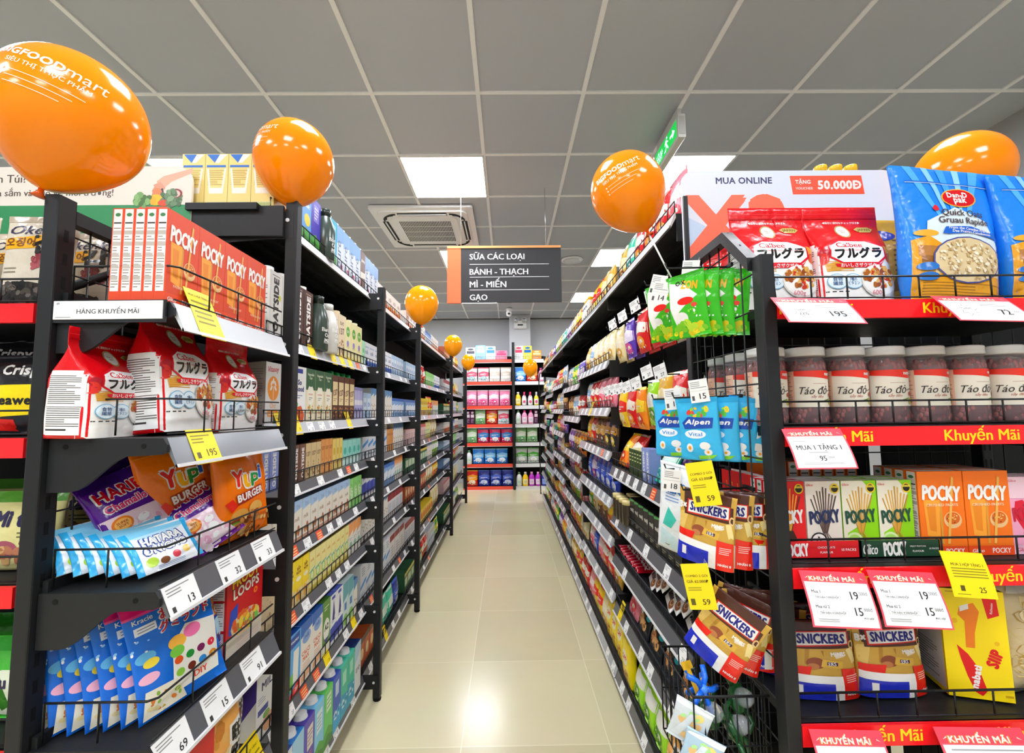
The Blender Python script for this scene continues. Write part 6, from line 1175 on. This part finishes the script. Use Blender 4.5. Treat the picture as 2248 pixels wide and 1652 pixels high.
# ================================================================ front snack bay
fr = SF[0]; b = SB_[0]; lv = [1.94, 1.075, .85, .655, .43, .115]
row(fr, lv[0], w_(0, b), [('g_pink', 1), ('g_red', 3), ('g_teal', 1), ('g_gold', 1)], x=.03, y=.03)
ws = lambda i: f'{b} {["top", "second", "third", "fourth", "fifth", "bottom"][i]} shelf'
row(fr, lv[1], ws(1), [('purplebar', 8, 'purple chocolate bar', {'rx': -.45})], x=.2, y=.13, gap=-.02)
row(fr, lv[1], ws(1), [.22, ('g_teal', 1, None or GB['g_teal'], {'rx': -.5}), ('blueS', 2, 'small blue chocolate box'), ('choctall', 5, 'dark green chocolate box'), ('g_red', 1, GB['g_red'], {'rx': -.5}), ('g_orange', 1, GB['g_orange'], {'rx': -.5})], x=.02, y=.01)
carton('navybox', 'chocolate_box', 'chocolate box', .22, .1, .09, '1a2350', [('l', 'c8ccd8', .84, .9, .3, .8, 3), ('r', '26306a', 0, 1, .9, 1)])
P['navybox'].put(fr.w(.70, .07, lv[2]+.001), fr.rz, 'long navy chocolate box behind the black chocolate tubes')
row(fr, lv[2], ws(2), [('tubeblack', 9, 'black chocolate tube with green top'), ('tubegold', 4, 'gold lidded chocolate tube')], x=.08, y=.005)
row(fr, lv[2], ws(2), [('tubegold', 4, 'gold lidded chocolate tube in the back row')], x=.62, y=.065)
for i in range(14):
    P['bueno'].put(fr.w(.10+.06*(i//2), .015+.05*(i % 2), lv[3]+.02+.02*(i % 3)+.02*(i % 2)), fr.rz+.25*(1 if i % 2 else -1), f'white chocolate bar wrapper, {ORD[i]} in the pile, fourth shelf of {b}', rx=-.75, sc=1.15)
for i in range(6): P['redbar'].put(fr.w(.36+.03*i, .12, lv[3]+.01+.01*(i % 2)), fr.rz+.2, f'red chocolate bar wrapper, {ORD[i]} behind the white ones, fourth shelf of {b}', rx=-.9)
for i in range(12): P['redbar'].put(fr.w(.6+.024*i, .09, lv[3]+.006+.004*(i % 3)), fr.rz+R(90), f'red chocolate bar wrapper, {ORD[i]} in the neat row, fourth shelf of {b}', rx=-1.2)
row(fr, lv[4], ws(4), [.06, ('cookiesdark', 4, 'black cookie bag with golden cookies', {'rx': -.35, 'gap': .015}), ('g_pink', 1, GB['g_pink'], {'rx': -.4}), ('g_white', 1, GB['g_white'], {'rx': -.4})], y=.01)
row(fr, lv[5], ws(5), [('g_red', 1, 'red and silver snack bag', {'rx': -.2}), ('bread', 1, 'orange rice cracker bag', {'rx': -.25}), ('g_lime', 3, GB['g_lime'], {'rx': -.3}), ('yelbox', 2, 'tall yellow noodle bag')], x=.07, y=.0)
row(fr, lv[5]+.005, ws(5)+', back row', [('g_lime', 3, GB['g_lime'], {'rx': -.3})], x=.33, y=.11)
for i, pat in ((1, 'wwowwwww'), (2, '.w.w.w.w'), (3, 'w.....w.'), (4, '.w.ww.wy'), (5, '.w..w.ww')): tags(fr, lv[i], 's', ws(i), pat, .06)
# goods on long hooks above
def hung(key, desc, y, z, x=.53, n=2, rz=0, dz=0):
    for j in range(n): P[key].put((x+.035*j, y, z+dz), R(-90)+rz, f'{desc}{"" if n == 1 else ", front one" if j == 0 else f", {ORD[j]} back"}, on a {b} hook', rx=.04)
    hook(.80, x-.05, y, z+P[key].h-.008, f'black peg hook holding the {desc}')
for k, d, y, z in (('g_white', 'clear snack bag with red print', 1.42, 1.575), ('g_red', 'red snack bag by the clear one', 1.56, 1.575), ('g_red', 'red snack bag with cream band', 1.72, 1.575), ('g_purple', 'purple snack bag with white band', 1.90, 1.575), ('g_cream', 'cream snack bag', 2.06, 1.575)): hung(k, d, y, z)
for k, d, y, z in (('g_red', 'red and white candy bag', 1.36, 1.30), ('g_gold', 'gold candy bag', 1.49, 1.30), ('g_lime', 'lime candy bag', 1.62, 1.29), ('g_orange', 'orange and yellow candy bag', 1.77, 1.27), ('g_red', 'red candy bag', 1.90, 1.27), ('g_yellow', 'yellow candy bag', 2.04, 1.27)): hung(k, d, y, z)
for i, (y, z) in enumerate(((1.42, 1.752), (1.60, 1.757), (1.78, 1.757), (1.95, 1.757), (1.36, 1.49), (1.49, 1.50), (1.62, 1.47), (1.75, 1.463), (1.86, 1.463), (1.96, 1.463), (2.08, 1.463))):
    P['tick27'].put((.475, y, z), R(-62), f'white price card on a hook end, {ORD[i if i < 4 else i-4]} along the {"upper" if i < 4 else "lower"} hooks of {b}', ry=-.25)
# ================================================================ second snack bay
fr = SF[1]; b = SB_[1]; lv = SL_[1]
gen2 = [[('g_gold', 2), ('g_yellow', 2), ('nuti', 3, 'small white yogurt bottle with yellow cap'), ('g_cream', 2)],
        [('g_cream', 4), ('g_white', 1), ('g_gold', 1)], [('g_pink', 3), ('g_red', 2), ('g_white', 1)], [('g_black', 2), ('g_brown', 2), ('g_red', 1), ('g_orange', 1)],
        [('g_blue', 4), ('g_purple', 1), ('g_blue', 1, 'deep blue snack bag beside a purple one')], [('g_orange', 2), ('g_brown', 2), ('g_cream', 1), ('g_green', 1)], [('g_gold', 1), ('g_red', 2), ('g_pink', 1), ('g_blue', 1), ('g_pink', 1, 'pink snack bag beside the blue one')], [('yelbox', 3, 'tall yellow noodle bag'), ('g_cream', 1), ('g_yellow', 2), ('g_pink', 1)]]
for i, z in enumerate(lv): row(fr, z, w_(i, b), [(s[0], s[1], s[2] if len(s) > 2 else GB[s[0]], {'rx': -.1}) for s in gen2[i]], y=.015, x=.03)
for i in range(1, 8): tags(fr, lv[i], 's', w_(i, b), ['', 'wwwwwww', 'wwwyww', 'wowwww.', 'wwwwww.', 'w.ww.w.', 'w.ww.ww', 'ww.w.ww'][i], .06)
pal = ['g_yellow', 'g_cream', 'g_orange', 'g_red', 'g_green', 'g_pink', 'g_gold', 'g_white', 'g_brown', 'g_lime', 'g_purple', 'g_teal']
rn = random.Random(21)
for k in range(2, 6):
    fr = SF[k]; lv = [SL_[0], SL_[1], SL_[2], SL_[1], SL_[2], SL_[1]][k]
    for i, z in enumerate(lv):
        ks = rn.sample(pal, 3); row(fr, z, w_(i, SB_[k]), [(q, 2, GB[q], {'rx': -.08}) for q in ks], y=.015, x=.02)
        if k < 4 and i: tags(fr, z, 's', w_(i, SB_[k]), 'wwww', .1)
# ================================================================ detergent rack
dn = ['front of the rear wall, pink side', 'rear rack beside the spray bottles']
for f, specs in ((0, [[('t_white', 1, 'white toilet roll pack'), ('t_blue', 1, 'tall pale blue tissue pack'), ('t_pale', 1, 'white and blue tissue pack'), ('t_pink', 1, 'pink tissue pack')], [('d_white', 2), ('d_plain', 2)], [('d_pink', 4)], [('t_dark', 2, 'dark plum detergent box'), ('d_green', 1, 'green and white detergent pouch'), ('d_red', 1), ('d_white', 1)], [('d_green', 1), ('d_rose', 3)], [('j_white', 1, 'white cleaner bottle'), ('d_blue', 3)], [('d_red', 1), ('d_navy', 3)]]),
                 (1, [[('t_box', 1, 'white box with pink band'), ('t_yel', 1, 'yellow detergent box with blue band'), ('t_or', 1, 'orange detergent box')], [('d_blue', 1), ('d_red', 1), ('j_pink', 1, 'pink cleaner bottle')], [('j_yel', 1, 'yellow cleaner bottle'), ('spray_pink', 2, 'white spray bottle with pink head'), ('spray_yel', 1, 'yellow spray bottle')], [('j_white', 1, 'white cleaner bottle'), ('j_pink', 2, 'pale pink cleaner bottle'), ('t_dark', 1, 'dark plum detergent box')], [('d_green', 2), ('d_grey', 1, 'grey detergent pouch')], [('d_grey', 2), ('d_green', 1)], [('j_white', 1, 'white cleaner bottle'), ('j_yel', 1, 'yellow cleaner jug'), ('j_mag', 2, 'magenta cleaner bottle'), ('j_blue', 2, 'blue cleaner bottle with red cap')]])):
    for i, z in enumerate(DL): row(DF[f], z, f'{["top", "second", "third", "fourth", "fifth", "sixth", "bottom"][i]} shelf, rear rack {["pouch", "spray"][f]} side', [(s[0], s[1], s[2] if len(s) > 2 else GB[s[0]]) for s in specs[i]], x=.05, y=.03, gap=.006)
# ================================================================ balloons
def balloon(c, w, lab, lean=0, az=0, top=None, txt=True, stick=None, col='ff8c00', sq=1.12, words_=None):
    """teardrop balloon of width w, centre c; the printing is laid over its surface toward azimuth az"""
    t = thing('balloon', lab, 'balloon', c); t.rotation_euler = (lean, 0, 0) if not isinstance(lean, tuple) else lean
    a = w/2; prof = []
    rr = lambda z: math.sqrt(max(0, 1-z*z))**(.96 if z > 0 else 1.0-.28*z*z*0+.22*abs(z))
    hh = lambda z: z*a*sq*(1.0 if z > 0 else 1.0+.16*abs(z)**2)
    for i in range(33):
        z = -math.cos(math.pi*i/32); prof.append((max(a*rr(z), .0005), hh(z)))
    mb = MB(); mb.lathe(prof, M(col, 'rubber'), 48)
    def S(x, z, d):
        zz = max(-.98, min(.98, z/(a*sq))); r = a*rr(zz); q = R(az)+x/max(r, a*.3)
        return Vector(((r+d)*math.cos(q), (r+d)*math.sin(q), hh(zz)+d*zz))
    if txt:
        m = M('fff3dc', 'gloss')
        vs, f, tw, th = glyphs('FOODmart', .02); text(mb, S, 'BIGFOOD', -.15*w, .20*w, m, w=.40*w, bold=.035, lay=2); text(mb, S, 'mart', .18*w, .195*w, m, w=.24*w, bold=.004, lay=2)
        text(mb, S, 'SIÊU THỊ THỰC PHẨM', -.02*w, .12*w, m, w=.5*w, bold=.01, lay=2)
        for k in range(3): lines(mb, S, -.22*w, .22*w-.06*w*k, (.03-.045*k)*w, (.042-.045*k)*w, 1, m, 3, res=.006); ell(mb, S, -.25*w, (.036-.045*k)*w, .011*w, .011*w, m, 2, n=8)
    mb.build('skin', t)
    k = MB(); k.lathe([(.004, -a*sq*1.16+.002), (.0045, -a*sq*1.16-.006), (.012, -a*sq*1.16-.016), (.001, -a*sq*1.16-.012)], M('e8641c', 'rubber'), 14); k.build('knot', t)
    if stick:
        k = MB(); k.tube(stick, .0024, M('f4f4f0', 'gloss'), 8); o = k.build('stick', t); o.matrix_parent_inverse = Matrix()
        k = MB(); k.lathe([(.006, 0), (.016, .012), (.02, .022), (.012, .02), (.004, .008)], M('f0701c', 'gloss'), 14, stick[0][0], stick[0][1], stick[0][2]-.004); k.build('cup', t)
    return t
balloon((-.826, .80, 1.912), .235, 'large orange balloon with white print on the post of the seaweed stand', (-.05, .28, 0), -62, sq=1.05)
balloon((-.635, 1.27, 2.108), .222, 'orange balloon on the first post of the milk run', (0, .1, 0), -128, sq=1.08)
balloon((-.607, 3.075, 2.12), .235, 'orange balloon on the third post of the milk run', 0, -100, txt=False, col='ff9c06')
balloon((-.61, 4.90, 2.10), .205, 'orange balloon on the fourth post of the milk run', 0, -100, txt=False, col='ff9c06')
balloon((-.595, 6.61, 2.10), .207, 'small orange balloon on the last post of the milk run', 0, -100, txt=False, col='ff9c06')
balloon((.348, 6.6, 2.005), .225, 'orange balloon at the far end of the snack run', 0, -100, txt=False, col='ff9c06', stick=[(0, 0, -.125), (.15, .03, -.095)])
balloon((.335, 1.15, 1.947), .196, 'orange balloon on a white stick beside the snack run', (0, -.42, 0), -112, sq=1.06, stick=[(.0, .0, -.118), (-.012, -.03, -.285)])
balloon((1.262, 1.15, 1.985), .215, 'orange balloon behind the blue oats', (0, .5, 0), -120, sq=1.05, txt=False)
